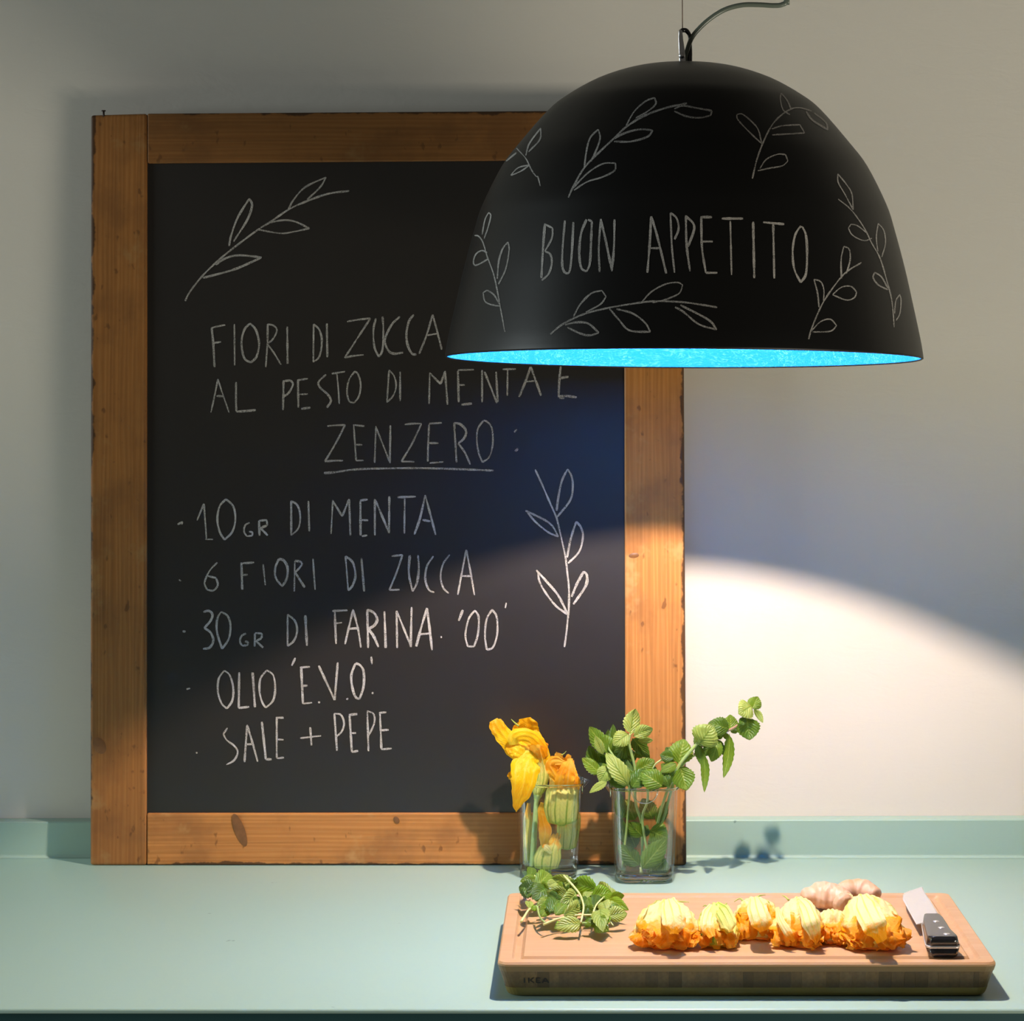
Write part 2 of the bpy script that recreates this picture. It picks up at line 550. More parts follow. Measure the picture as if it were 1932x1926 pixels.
# ------------------------------------------------------------------ setting
WALL_Y = 2.712
UPY = 2.690
TOPZ = 0.900
def struct(o):
    o['kind'] = 'structure'
    return o
v, f = box_vf(-3.0, 3.2, WALL_Y, WALL_Y + 0.12, 0, 2.75)
struct(mesh_obj('wall_back', v, f, M['wall'], smooth=False))
v, f = box_vf(-2.2, 2.4, -0.8, WALL_Y, -0.05, 0)
struct(mesh_obj('floor', v, f, M['floor'], smooth=False))

# worktop with rounded nosing and an upstand against the wall
wt = empty('worktop', (0, 2.37, TOPZ - 0.04), 'pale teal painted worktop along the wall under the chalkboard', 'worktop')
prof = []
YF, R_ = 2.051, 0.0030
for k in range(7):
    a = math.pi / 2 * k / 6
    prof.append((YF + R_ - R_ * math.sin(a) , TOPZ - R_ + R_ * math.cos(a)))
prof = [(WALL_Y - 0.001, TOPZ)] + [(UPY - 0.004, TOPZ)] + prof + [(YF, TOPZ - 0.0038), (YF + 0.004, TOPZ - 0.0042), (WALL_Y - 0.001, TOPZ - 0.0042)]
X0, X1 = -2.0, 2.2
V = [(X0, y, z) for y, z in prof] + [(X1, y, z) for y, z in prof]
n = len(prof)
Fc = [(i, i + 1, n + i + 1, n + i) for i in range(n - 1)] + [(n - 1, 0, n, 2 * n - 1)] + [tuple(range(n - 1, -1, -1)), tuple(range(n, 2 * n))]
mesh_obj('slab', V, Fc, M['worktop'], wt)
v, f = box_vf(X0, X1, YF + 0.0035, WALL_Y - 0.002, TOPZ - 0.04, TOPZ - 0.0044)
mesh_obj('front_edge', v, f, M['shaded_teal'], wt, smooth=False, label='front edge under the pale top, teal darkened to stand for shade')
# upstand: coved foot, top edge a touch higher on the right
def upstand_top(x):
    return TOPZ + 0.0415 + (x + 0.68) * 0.0028
pr = []
for k in range(6):
    a = math.pi / 2 * k / 5
    pr.append((UPY - 0.004 * (1 - math.sin(a)), TOPZ + 0.0002 + 0.004 * (1 - math.cos(a)), 0))
pr += [(UPY, 1, 1), (UPY + 0.0015, 1, 2), (WALL_Y - 0.0005, 1, 2), (WALL_Y - 0.0005, TOPZ + 0.0002, 0)]
V = []
for x in (X0, X1):
    for (y, z, kk) in pr:
        if kk == 1: z = upstand_top(x) - 0.0015
        if kk == 2: z = upstand_top(x)
        V.append((x, y, z))
n = len(pr)
Fc = [(i, i + 1, n + i + 1, n + i) for i in range(n - 1)] + [tuple(range(n - 1, -1, -1)), tuple(range(n, 2 * n))]
mesh_obj('upstand', V, Fc, M['worktop'], wt, smooth=False)
# cabinet body that carries the worktop (below the frame)
v, f = box_vf(-1.9, 2.1, 2.11, WALL_Y - 0.01, 0.0, TOPZ - 0.041)
bc = mesh_obj('base_cabinet', v, f, M['worktop'], smooth=False, origin=(0.1, 2.4, 0))
bc['label'] = 'teal base cabinet carrying the worktop'; bc['category'] = 'cabinet'

# ------------------------------------------------------------------ chalkboard
LEAN = 0.0335
BY0 = 2.646
BT = 0.022
def board_pt(px, py, off=0.0):
    """pixel -> point on the chalkboard's front plane  Y = BY0 + LEAN (z - TOPZ); off = distance in front of it"""
    d = Vector(((px - PX) / F, 1.0, -(py - PY) / F))
    nrm = Vector((0, -1, LEAN)).normalized()
    p0 = Vector((0, BY0, TOPZ)) + nrm * off
    t = (p0 - Vector((0, 0, CAMZ))).dot(nrm) / d.dot(nrm)
    return Vector((0, 0, CAMZ)) + d * t
cb = empty('chalkboard', tuple(board_pt(730, 1633)), 'large black chalkboard in a worn pine frame leaning on the wall', 'chalkboard')
cb.location.z = TOPZ
def slab_on_board(name, quad, mat, front=0.0, back=-BT, bevel=None, label=None, sub=1):
    A = [board_pt(x, y, front) for x, y in quad]
    nrm = Vector((0, -1, LEAN)).normalized()
    B = [a + nrm * (back - front) for a in A]
    V = B + A
    # quad order: bottom-left, bottom-right, top-right, top-left
    return mesh_obj(name, V, [(0, 1, 2, 3), (7, 6, 5, 4), (0, 4, 5, 1), (1, 5, 6, 2), (2, 6, 7, 3), (3, 7, 4, 0)], mat, cb, smooth=False, bevel=bevel, label=label)
slab_on_board('frame_rail', [(170, 1632.5), (276, 1632.5), (277, 214), (171, 217)], M['pine_left'], bevel=0.003, label='left upright of the frame, stained with rubbed pale patches')
slab_on_board('frame_rail', [(1180, 1632.5), (1295, 1632.5), (1288, 206), (1177, 207)], M['pine_right'], bevel=0.003, label='right upright of the frame, speckled')
slab_on_board('frame_rail', [(277.5, 308), (1177, 301), (1177, 208), (277.5, 214)], M['pine_top'], front=-0.0006, bevel=0.002, label='dark top rail of the frame')
slab_on_board('frame_rail', [(277, 1632), (1179, 1631), (1179, 1533), (277, 1534)], M['pine_bottom'], front=-0.0006, bevel=0.002, label='knotty bottom rail of the frame')
slab_on_board('slate_panel', [(272, 1540), (1184, 1540), (1184, 296), (272, 302)], M['slate'], front=-0.004, back=-0.018)
a = at(196, 224, 2.676); b = at(195.5, 210, 2.676)
v, f = tube_vf([a, b], [0.0012, 0.0012], 8, 2)
v2, f2 = tube_vf([b, b + Vector((0, 0, 0.0012))], [0.0026, 0.0024], 10, 2)
mesh_obj('nail', *join_vf((v, f), (v2, f2)), M['iron'], cb, label='dark nail in the top left corner')
# knots in the bottom rail
def knot(px, py, w, h, rot):
    c = board_pt(px, py, 0.0001)
    V, Fc = [], []
    R = 20
    for ring, rr in enumerate((0.0, 0.35, 0.7, 1.0)):
        for k in range(R):
            a = 2 * math.pi * k / R
            x = math.cos(a) * w * rr; z = math.sin(a) * h * rr
            V.append(c + Vector((x * math.cos(rot) - z * math.sin(rot), -0.0006 * (1 - rr ** 2), x * math.sin(rot) + z * math.cos(rot))))
    for r in range(3):
        for k in range(R):
            Fc.append((r * R + k, r * R + (k + 1) % R, (r + 1) * R + (k + 1) % R, (r + 1) * R + k))
    mesh_obj('knot', V, Fc, KN, cb, label=None)
KN = mat_simple('wood_knot', (0.20, 0.085, 0.028), 0.45, nscale=90, namp=0.5)
knot(452, 1566, 0.006, 0.020, 0.35)
knot(748, 1547, 0.0032, 0.0045, 0.5)
knot(188, 1408, 0.007, 0.011, 0.4)
knot(1196, 1048, 0.006, 0.0030, 0.1)

# ------------------------------------------------------------------ chalk strokes
rng = random.Random(7)
def refine(pts):
    """split at sharp corners, smooth the rest"""
    pts = [Vector((x, y)) for x, y in pts]
    closed = len(pts) > 4 and (pts[0] - pts[-1]).length < 1e-3
    segs, cur = [], [pts[0]]
    for i in range(1, len(pts) - 1):
        cur.append(pts[i])
        a = pts[i] - pts[i - 1]; b = pts[i + 1] - pts[i]
        if a.length > 0 and b.length > 0 and abs(a.angle(b)) > math.radians(62):
            segs.append(cur); cur = [pts[i]]
    cur.append(pts[-1])
    segs.append(cur)
    out = []
    for s in segs:
        L = sum((s[i + 1] - s[i]).length for i in range(len(s) - 1))
        n = max(3, int(L / 4.0) + 1)
        out.append([Vector(p) for p in catmull(s, n)])
    return out

def strokes_vf(strokes, ox, oy, s, project, width):
    """project(px,py)->(point, normal); ribbons of chalk a hair above the surface"""
    V, Fc = [], []
    for st in strokes:
        st = [(ox + x / s, oy + y / s) for x, y in st]
        if len(st) == 2 and math.dist(st[0], st[1]) < 3:
            st = [st[0], (st[1][0] + 1.6, st[1][1] - 1.0)]
        w0 = width * rng.uniform(0.85, 1.2)
        ph = rng.uniform(0, 100)
        for seg in refine(st):
            N = len(seg)
            for i, p in enumerate(seg):
                d = seg[min(i + 1, N - 1)] - seg[max(i - 1, 0)]
                if d.length < 1e-6: d = Vector((1, 0))
                d.normalize()
                nn = Vector((-d.y, d.x))
                ww = w0 * (0.86 + 0.35 * noise.noise(Vector((p.x * 0.06, p.y * 0.06, ph))) + 0.16 * noise.noise(Vector((p.x * 0.6, p.y * 0.6, ph))))
                if i in (0, N - 1): ww *= 0.7
                a = project(*(p + nn * ww / 2)); b = project(*(p - nn * ww / 2))
                V += [a, b]
                if i:
                    k = len(V)
                    Fc.append((k - 4, k - 3, k - 1, k - 2))
    return V, Fc
def on_board(x, y):
    return board_pt(x, y, -0.0035)
def chalk_on_board(name, strokes, ox, oy, s, label, width=3.9, mat='chalk'):
    V, Fc = strokes_vf(strokes, ox, oy, s, on_board, width)
    return mesh_obj(name, V, Fc, M[mat], cb, smooth=False, label=label)

A_ = (140, 180, 3.21)
B_ = (540, 560, 3.22)
C_ = (300, 880, 2.927)
D_ = (300, 1130, 2.927)
E_ = (940, 840, 4.585)
chalk_on_board('chalk_drawing', [
 [(672,1245),(700,1190),(770,1100),(850,1020),(950,935),(1110,815),(1190,765),(1300,690),(1410,640),(1540,595),(1665,578)],
 [(858,1025),(920,985),(1000,968),(1135,980),(1050,1020),(950,1060),(780,1105)],
 [(938,912),(950,850),(990,740),(1060,625),(1077,665),(1050,750),(965,885)],
 [(1185,770),(1270,755),(1340,765),(1425,805),(1330,825),(1250,835),(1110,812)],
 [(1297,690),(1330,630),(1400,555),(1525,495),(1490,555),(1410,632)]], *A_, 'chalk leaf sprig in the top left of the board', 4.2)
chalk_on_board('chalk_drawing', [
 [(320,210),(380,340),(440,480),(500,615),(520,690),(550,820),(580,960),(600,1120),(612,1250),(610,1420),(600,1520),(590,1620),(573,1745)],
 [(505,565),(520,450),(550,310),(600,205),(635,270),(645,370),(620,480),(510,620)],
 [(235,565),(300,595),(400,645),(470,700),(520,790),(430,750),(320,660),(250,575)],
 [(595,970),(630,800),(675,660),(715,710),(733,790),(700,920),(605,1020)],
 [(330,1080),(420,1180),(520,1300),(600,1460),(500,1390),(400,1260),(355,1170),(345,1090)],
 [(635,1310),(680,1200),(740,1090),(768,1130),(755,1220),(650,1375)]], *E_, 'chalk leaf sprig on the right of the board', 4.4, 'chalk_strong')
WORDS = [
 ('FIORI', A_, [[(832,1405),(842,1500),(850,1645)],[(828,1410),(860,1400),(915,1390)],[(838,1500),(890,1492)],[(970,1385),(972,1635)],
  [(1065,1380),(1030,1420),(1013,1500),(1030,1590),(1070,1618),(1105,1580),(1120,1500),(1100,1420),(1065,1380)],
  [(1172,1385),(1170,1500),(1160,1645)],[(1172,1385),(1210,1395),(1228,1425),(1200,1480),(1168,1502),(1210,1560),(1252,1630)],[(1290,1400),(1292,1625)]]),
 ('DI', A_, [[(1450,1385),(1448,1615)],[(1450,1385),(1485,1420),(1500,1490),(1485,1580),(1448,1615)],[(1530,1380),(1533,1585)]]),
 ('ZUCCA', B_, [[(370,150),(440,138),(512,130),(430,255),(355,370),(410,358),(470,352)],[(545,130),(530,200),(535,300),(562,365),(585,320),(590,200),(585,120)],
  [(690,120),(640,170),(600,260),(620,325),(655,345),(710,338)],[(775,108),(745,150),(730,230),(740,300),(765,345),(790,350)],
  [(808,345),(850,240),(890,108),(920,220),(945,320)],[(850,235),(920,222)]]),
 ('AL', A_, [[(828,1920),(850,1820),(870,1718),(900,1810),(938,1920)],[(862,1820),(905,1822)],[(980,1735),(980,1850),(982,1915),(1050,1910),(1100,1905)]]),
 ('PESTO', A_, [[(1268,1725),(1265,1905)],[(1268,1730),(1310,1725),(1325,1750),(1300,1800),(1265,1825)],[(1355,1720),(1358,1890)],[(1350,1725),(1415,1715)],[(1365,1810),(1415,1808)],[(1375,1898),(1430,1890)],
  [(1525,1690),(1480,1735),(1490,1770),(1535,1810),(1555,1850),(1530,1890)],[(1560,1685),(1640,1672)],[(1590,1680),(1600,1780),(1605,1868)],
  [(1700,1670),(1665,1720),(1652,1790),(1665,1850),(1695,1862),(1725,1820),(1735,1750),(1720,1690),(1700,1670)]]),
 ('DI', B_, [[(625,445),(612,640)],[(625,445),(655,480),(668,540),(650,600),(612,640)],[(692,455),(692,632)]]),
 ('MENTA', B_, [[(872,460),(868,650)],[(872,462),(938,530),(965,450),(980,655)],[(1043,450),(1048,640)],[(1043,445),(1140,442)],[(1050,535),(1085,535)],[(1065,655),(1128,648)],
  [(1190,445),(1190,640)],[(1205,455),(1280,645)],[(1275,455),(1285,640)],[(1315,440),(1395,438)],[(1345,445),(1343,600)],[(1415,608),(1455,510),(1485,425),(1520,520),(1548,600)],[(1460,515),(1510,510)]]),
 ('E', B_, [[(1668,420),(1660,500),(1655,600)],[(1660,495),(1715,485)],[(1650,605),(1700,602),(1765,610)],[(1660,615),(1690,616)]]),
 ('ZENZERO:', B_, [[(250,785),(300,780),(358,778),(300,890),(235,1000),(290,995),(345,995)],[(410,780),(425,995)],[(405,778),(475,785)],[(425,898),(462,898)],[(425,995),(470,993)],
  [(545,785),(537,1008)],[(545,790),(630,1005)],[(633,780),(630,1010)],[(720,775),(770,770),(822,770),(765,890),(700,1000),(740,1000),(778,1002)],
  [(868,775),(862,900),(860,1000)],[(868,770),(945,765)],[(868,888),(925,888)],[(872,1010),(955,1002)],[(1020,765),(1035,1005)],[(1020,765),(1060,775),(1093,815),(1080,860),(1045,890),(1085,945),(1118,1018)],
  [(1200,750),(1165,800),(1158,870),(1170,950),(1192,1005),(1235,970),(1255,890),(1250,800),(1225,762),(1200,750)],
  [(1385,822),(1400,805)],[(1390,938),(1410,922)],[(230,1070),(300,1065),(400,1050),(550,1043),(800,1040),(1000,1045),(1260,1055)]]),
 ('10', C_, [[(103,320),(130,305),(125,320)],[(210,298),(248,205),(262,400)],[(255,402),(298,402)],[(370,180),(335,220),(322,290),(335,360),(362,405),(405,360),(422,290),(410,220),(370,180)]]),
 ('GR', C_, [[(500,310),(475,325),(470,360),(485,385),(515,382),(517,362),(497,360)],[(552,300),(555,382)],[(552,300),(595,295),(598,325),(560,340),(600,380)]]),
 ('DI', C_, [[(730,190),(730,380)],[(730,190),(765,215),(780,275),(770,340),(730,380)],[(825,190),(830,358)]]),
 ('MENTA', C_, [[(960,185),(950,372)],[(960,190),(1012,275),(1050,180),(1057,380)],[(1112,190),(1113,380)],[(1110,188),(1152,182)],[(1112,295),(1155,297)],[(1120,385),(1150,380)],
  [(1192,180),(1192,380)],[(1195,185),(1270,365)],[(1272,165),(1270,368)],[(1318,170),(1418,166)],[(1357,178),(1355,370)],[(1410,375),(1440,290),(1470,158),(1500,270),(1528,378)],[(1455,295),(1500,303)]]),
 ('6', C_, [[(110,625),(122,632)],[(322,530),(280,575),(252,640),(265,680),(300,685),(325,655),(315,615),(270,605)]]),
 ('FIORI', C_, [[(455,530),(460,680)],[(455,535),(525,530)],[(460,600),(490,597)],[(575,540),(587,655)],[(662,510),(642,560),(645,615),(680,662),(705,620),(710,560),(690,520),(662,510)],
  [(750,520),(747,690)],[(750,520),(785,525),(788,545),(752,585),(805,668)],[(850,510),(862,680)]]),
 ('DI', C_, [[(1030,495),(1045,685)],[(1030,495),(1070,530),(1085,600),(1070,655),(1045,685)],[(1118,505),(1133,690)]]),
 ('ZUCCA', C_, [[(1285,495),(1345,488),(1310,590),(1272,682),(1328,680)],[(1385,490),(1380,590),(1400,690),(1425,640),(1435,560),(1430,490)],[(1515,495),(1480,550),(1470,620),(1490,680),(1520,695)],
  [(1605,487),(1568,540),(1555,610),(1570,670),(1600,700)],[(1650,708),(1670,600),(1697,460),(1720,580),(1742,710)],[(1672,605),(1725,605)]]),
 ('30', D_, [[(130,178),(147,180)],[(245,72),(275,65),(295,85),(285,120),(250,160),(285,185),(300,230),(280,268),(243,275)],[(343,70),(322,110),(320,180),(348,275),(385,220),(395,150),(380,95),(343,70)]]),
 ('GR', D_, [[(480,190),(455,205),(447,235),(460,258),(490,255),(492,235),(475,235)],[(530,190),(528,262)],[(530,188),(568,190),(565,215),(535,232),(575,268)]]),
 ('DI', D_, [[(710,85),(710,260)],[(710,85),(750,120),(763,175),(745,230),(710,260)],[(808,90),(817,258)]]),
 ('FARINA', D_, [[(970,62),(978,248)],[(957,66),(1040,62)],[(975,135),(1010,130)],[(1027,250),(1050,150),(1072,58),(1100,170),(1115,268)],[(1045,165),(1105,160)],[(1150,58),(1155,270)],
  [(1150,58),(1185,75),(1205,110),(1190,145),(1155,165),(1185,205),(1212,265)],[(1245,68),(1252,270)],[(1312,65),(1315,270)],[(1312,65),(1392,262)],[(1395,45),(1390,265)],
  [(1420,262),(1450,150),(1480,50),(1495,170),(1508,282)],[(1435,195),(1495,190)],[(1555,210),(1558,212)]]),
 ("'00'", D_, [[(1678,60),(1655,120)],[(1745,62),(1710,110),(1692,200),(1705,262),(1740,262),(1762,190),(1765,100),(1745,62)],[(1840,58),(1810,110),(1800,200),(1810,280),(1845,265),(1868,190),(1865,100),(1840,58)],[(1918,20),(1912,50)]]),
 ('OLIO', D_, [[(152,498),(172,493)],[(360,395),(330,440),(325,510),(345,575),(375,605),(405,560),(410,490),(390,420),(360,395)],[(443,405),(440,602),(498,595)],[(517,405),(530,597)],
  [(595,393),(560,440),(555,510),(570,570),(590,600),(630,560),(642,490),(630,420),(595,393)]]),
 ("'E.V.O.'", D_, [[(753,325),(733,368)],[(785,380),(795,578)],[(778,378),(833,374)],[(790,480),(820,478)],[(795,578),(845,572)],[(878,570),(885,573)],[(882,368),(970,558),(987,350)],[(1035,555),(1045,548)],
  [(1085,355),(1062,420),(1068,490),(1085,540),(1108,552),(1130,480),(1130,400),(1110,365),(1085,355)],[(1172,318),(1176,360)],[(1175,518),(1180,523)]]),
 ('SALE', D_, [[(203,848),(208,853)],[(378,712),(355,745),(375,780),(415,810),(435,845),(415,890),(372,915)],[(472,900),(480,790),(487,695),(515,790),(545,898)],[(478,802),(518,802)],[(568,678),(590,885),(622,885)],
  [(650,655),(650,878)],[(645,655),(688,655)],[(650,775),(688,777)],[(652,880),(690,875)]]),
 ('+', D_, [[(780,768),(895,755)],[(835,708),(842,808)]]),
 ('PEPE', D_, [[(968,632),(983,838)],[(968,632),(1005,640),(1022,685),(1010,730),(980,760)],[(1052,635),(1065,845)],[(1050,640),(1095,635)],[(1060,740),(1088,740)],[(1065,845),(1100,838)],
  [(1150,615),(1157,840)],[(1150,618),(1185,635),(1190,680),(1170,730),(1155,755)],[(1220,625),(1228,828)],[(1215,628),(1255,625)],[(1225,725),(1268,722)],[(1228,830),(1285,825)]]),
]
for word, cr, st in WORDS:
    strong = cr is D_
    chalk_on_board('chalk_word', st, *cr, 'chalk writing ' + word, 4.1 if not strong else 4.6, 'chalk_strong' if strong or cr is C_ else 'chalk')

# ------------------------------------------------------------------ pendant lamp
LC = at(1289, 676.5, 2.204)       # centre of the rim
SL = F / 2.204
PROFILE = [(449, 0), (447.5, 12), (443, 38), (429.5, 101), (414.5, 168), (395.5, 240), (380.5, 287), (345.5, 358), (312, 403), (261, 463), (227, 491), (172, 523), (110, 545), (55, 553), (0, 555)]
tilt = Matrix.Rotation(math.radians(-2.05), 3, 'X') @ Matrix.Rotation(math.radians(0.35), 3, 'Y')
def lamp_pt(x, y, z):
    return LC + tilt @ Vector((x, y, z))
def prof_smooth(inset=0.0):
    P = catmull([(a / SL, b / SL) for a, b in PROFILE], 57)
    out = []
    for i, p in enumerate(P):
        d = P[min(i + 1, 56)] - P[max(i - 1, 0)]
        d.normalize()
        nn = Vector((-d.y, d.x))   # inward
        q = p + nn * inset
        out.append((max(0.0, q.x), q.y))
    return out
NS = 96
def revolve(prof, flip=False):
    V, Fc = [], []
    for (r, z) in prof:
        for k in range(NS):
            a = 2 * math.pi * k / NS
            V.append(lamp_pt(r * math.cos(a), r * math.sin(a), z))
    for i in range(len(prof) - 1):
        for k in range(NS):
            q = (i * NS + k, i * NS + (k + 1) % NS, (i + 1) * NS + (k + 1) % NS, (i + 1) * NS + k)
            Fc.append(q if not flip else q[::-1])
    return V, Fc
lamp = empty('pendant_lamp', tuple(LC), 'black dome pendant lamp with blue lining and chalk lettering, hanging over the worktop', 'lamp')
po = prof_smooth()
po[-1] = (0.0006, po[-1][1])
pi_ = prof_smooth(0.0022)
pi_ = [(r, max(z, 0.0004)) for r, z in pi_]
pi_[-1] = (0.0006, pi_[-1][1])
rim = [(pi_[0][0], 0.0), ((po[0][0] + pi_[0][0]) / 2, -0.0008)]
Vs, Fs = revolve(rim + po)
shade = mesh_obj('lamp_shade', Vs, Fs, M['shade_out'], lamp)
Vi, Fi = revolve(pi_, True)
mesh_obj('shade_lining', Vi, Fi, M['shade_in'], lamp, label='bright blue textured lining of the shade')
bvh = BVHTree.FromPolygons([tuple(v) for v in Vs], Fs)
def on_lamp(x, y):
    o = Vector((0, 0, CAMZ)); d = ray(x, y)
    hit, nn, idx, dist = bvh.ray_cast(o, d)
    if hit is None:
        # off the silhouette: nearest surface point to the ray near the lamp
        p = o + d * (2.204 / d.y)
        hit, nn, idx, dist = bvh.find_nearest(p)
    if nn.dot(d) > 0: nn = -nn
    return hit + nn * 0.0004
def chalk_on_lamp(name, strokes, cr, label, width=3.6, mat='chalk'):
    V, Fc = strokes_vf(strokes, *cr, on_lamp, width)
    return mesh_obj(name, V, Fc, M[mat], shade, smooth=False, label=label)
L4 = (820, 0, 2.841); L6 = (1340, 140, 3.32); L5 = (820, 380, 3.45)
chalk_on_lamp('chalk_drawing', [[(440,795),(490,850),(520,910),(545,945),(555,950),(568,998)],[(490,835),(510,770),(570,688),(565,750),(505,815)],[(410,940),(450,900),(510,885),(470,915),(412,942)],[(440,820),(385,865)]], L4, 'small chalk sprig at the upper left of the shade', 3.0)
chalk_on_lamp('chalk_drawing', [[(718,1060),(745,1000),(800,905),(870,830),(960,745),(1030,680),(1130,620),(1240,580),(1352,555)],[(803,905),(815,810),(835,740),(878,695),(888,740),(870,800),(840,865)],
 [(742,1010),(820,930),(900,880),(970,875),(965,915),(900,950),(820,975),(748,1020)],[(955,748),(1020,715),(1100,695),(1170,700),(1140,735),(1050,760),(962,760)],
 [(1027,675),(1070,600),(1130,545),(1180,525),(1185,560),(1140,600),(1078,635)],[(1285,585),(1330,568),(1400,580),(1485,595),(1480,620),(1420,633),(1350,625),(1285,598)]], L4, 'long chalk sprig at the top of the shade')
chalk_on_lamp('chalk_drawing', [[(263,655),(290,540),(330,430),(380,330),(430,270),(500,222),(560,212),(632,232)],[(320,435),(250,370),(175,290),(165,255),(200,252),(260,300),(300,350),(320,430)],
 [(497,255),(455,225),(438,160),(442,120),(480,165),(505,220)],[(385,345),(450,325),(560,318),(590,370),(470,377),(388,382)],[(310,592),(350,535),(420,503),(470,505),(485,545),(450,575),(370,590),(297,606)],
 [(600,235),(640,290),(735,350),(720,300),(650,245)]], L6, 'chalk sprig at the upper right of the shade', 3.2)
chalk_on_lamp('chalk_drawing', [[(800,783),(880,850),(960,960),(1010,1060),(1060,1150),(1100,1280),(1135,1420),(1150,1585)],[(893,850),(840,750),(800,680),(797,625),(850,690),(885,750),(893,850)],
 [(1010,1028),(960,1043),(890,1010),(863,965),(880,940),(920,950),(985,1000)],[(1048,1110),(1038,1020),(1050,935),(1085,980),(1095,1060),(1072,1145)],[(1110,1350),(1050,1320),(1018,1275),(1028,1242),(1070,1270),(1110,1340)],
 [(1152,1500),(1160,1420),(1185,1380),(1193,1420),(1185,1500),(1162,1542)]], L6, 'chalk sprig down the right side of the shade', 2.8)
chalk_on_lamp('chalk_drawing', [[(615,1660),(635,1590),(700,1440),(780,1320),(850,1240),(945,1180)],[(680,1460),(670,1370),(648,1285),(690,1300),(710,1350),(708,1420)],[(820,1280),(818,1160),(835,1078),(870,1100),(873,1170),(850,1250)],
 [(765,1380),(820,1335),(880,1330),(915,1365),(900,1400),(850,1415),(765,1382)],[(635,1605),(690,1550),(750,1535),(790,1575),(750,1610),(640,1615)]], L6, 'chalk sprig at the lower right of the shade', 3.2)
chalk_on_lamp('chalk_drawing', [[(262,222),(290,228),(318,270),(345,360),(385,470),(410,580),(430,690),(460,850)],[(312,215),(330,120),(355,72),(368,95),(350,170),(325,242)],[(345,335),(310,320),(270,345),(255,395),(265,418),(300,405),(350,375)],
 [(410,505),(420,390),(445,310),(480,265),(487,320),(465,440),(418,540)],[(430,680),(390,610),(345,578),(318,595),(330,650),(370,672),(430,682)]], L5, 'chalk sprig at the lower left of the shade', 3.2)
chalk_on_lamp('chalk_drawing', [[(755,865),(820,810),(900,765),(1000,725),(1150,690),(1300,665),(1430,650),(1600,655),(1720,670),(1840,690)],[(905,750),(950,670),(1020,600),(1090,580),(1117,620),(1080,670),(985,722)],
 [(850,805),(920,788),(1000,795),(1070,855),(1010,872),(950,860),(865,820)],[(1140,700),(1200,770),(1270,840),(1405,850),(1370,790),(1290,730),(1185,700)],
 [(1350,655),(1410,590),(1500,540),(1580,528),(1615,545),(1590,600),(1500,640),(1420,660)],[(1565,688),(1620,720),(1720,800),(1835,835),(1780,770),(1600,675)]], L5, 'chalk sprig under the lettering on the shade', 3.6)
chalk_on_lamp('chalk_word', [[(720,145),(708,300),(697,500)],[(722,150),(770,175),(765,240),(720,325),(755,345),(765,400),(745,470),(700,515)],[(850,125),(835,300),(833,420),(850,468),(880,455),(895,330),(905,135)],
 [(990,118),(955,210),(943,330),(955,430),(990,458),(1012,400),(1020,250),(1025,130),(1000,120)],[(1075,460),(1070,300),(1083,115),(1120,280),(1155,455),(1168,300),(1172,118)]], L5, 'chalk writing BUON', 4.6, 'chalk_strong')
apt = strokes_vf([[(1385,465),(1400,280),(1410,98),(1450,230),(1508,470)],[(1400,305),(1465,305)],[(1535,75),(1545,300),(1562,465)],[(1535,75),(1575,110),(1588,180),(1562,248)],[(1635,92),(1640,280),(1662,455)],[(1635,95),(1690,165),(1650,295)],
 [(1735,100),(1740,300),(1765,465)],[(1730,103),(1805,103)],[(1745,262),(1810,262)],[(1765,465),(1840,465)]], *L5, on_lamp, 4.6)
ito = strokes_vf([[(72,905),(205,905)],[(125,920),(133,1258)],[(268,925),(275,1278)],[(330,928),(462,940)],[(393,940),(400,1280)],[(565,950),(530,1010),(515,1110),(525,1220),(565,1305),(598,1250),(605,1120),(598,1010),(575,955),(550,965)]], *L6, on_lamp, 4.4)
mesh_obj('chalk_word', *join_vf(apt, ito), M['chalk_strong'], shade, smooth=False, label='chalk writing APPETITO')

# lamp interior: holder and glowing bulb
top_in = lamp_pt(0, 0, pi_[-1][1])
v, f = tube_vf([top_in + Vector((0, 0, -0.001)), Vector((BULB.x, BULB.y, BULB.z + 0.028))], [0.017, 0.019, 0.019, 0.015], 20, 8)
mesh_obj('lamp_holder', v, f, M['ceramic'], lamp, label='white bulb holder inside the shade')
V, Fc = [], []
for i in range(13):
    a = math.pi * i / 12
    r = BULB_R * math.sin(a) if 0 < i < 12 else 0.0003
    for k in range(18):
        b = 2 * math.pi * k / 18
        V.append(BULB + Vector((r * math.cos(b), r * math.sin(b), BULB_R * 1.15 * math.cos(a))))
for i in range(12):
    for k in range(18):
        Fc.append((i * 18 + k, i * 18 + (k + 1) % 18, (i + 1) * 18 + (k + 1) % 18, (i + 1) * 18 + k))
mesh_obj('bulb', V, [q[::-1] for q in Fc], M['bulb'], lamp, label='glowing warm white bulb')
v, f = tube_vf([BULB + Vector((0, 0, BULB_R * 1.05)), BULB + Vector((0, 0, 0.030))], [0.008, 0.010], 16, 3)
mesh_obj('bulb_neck', v, f, M['ceramic'], lamp)

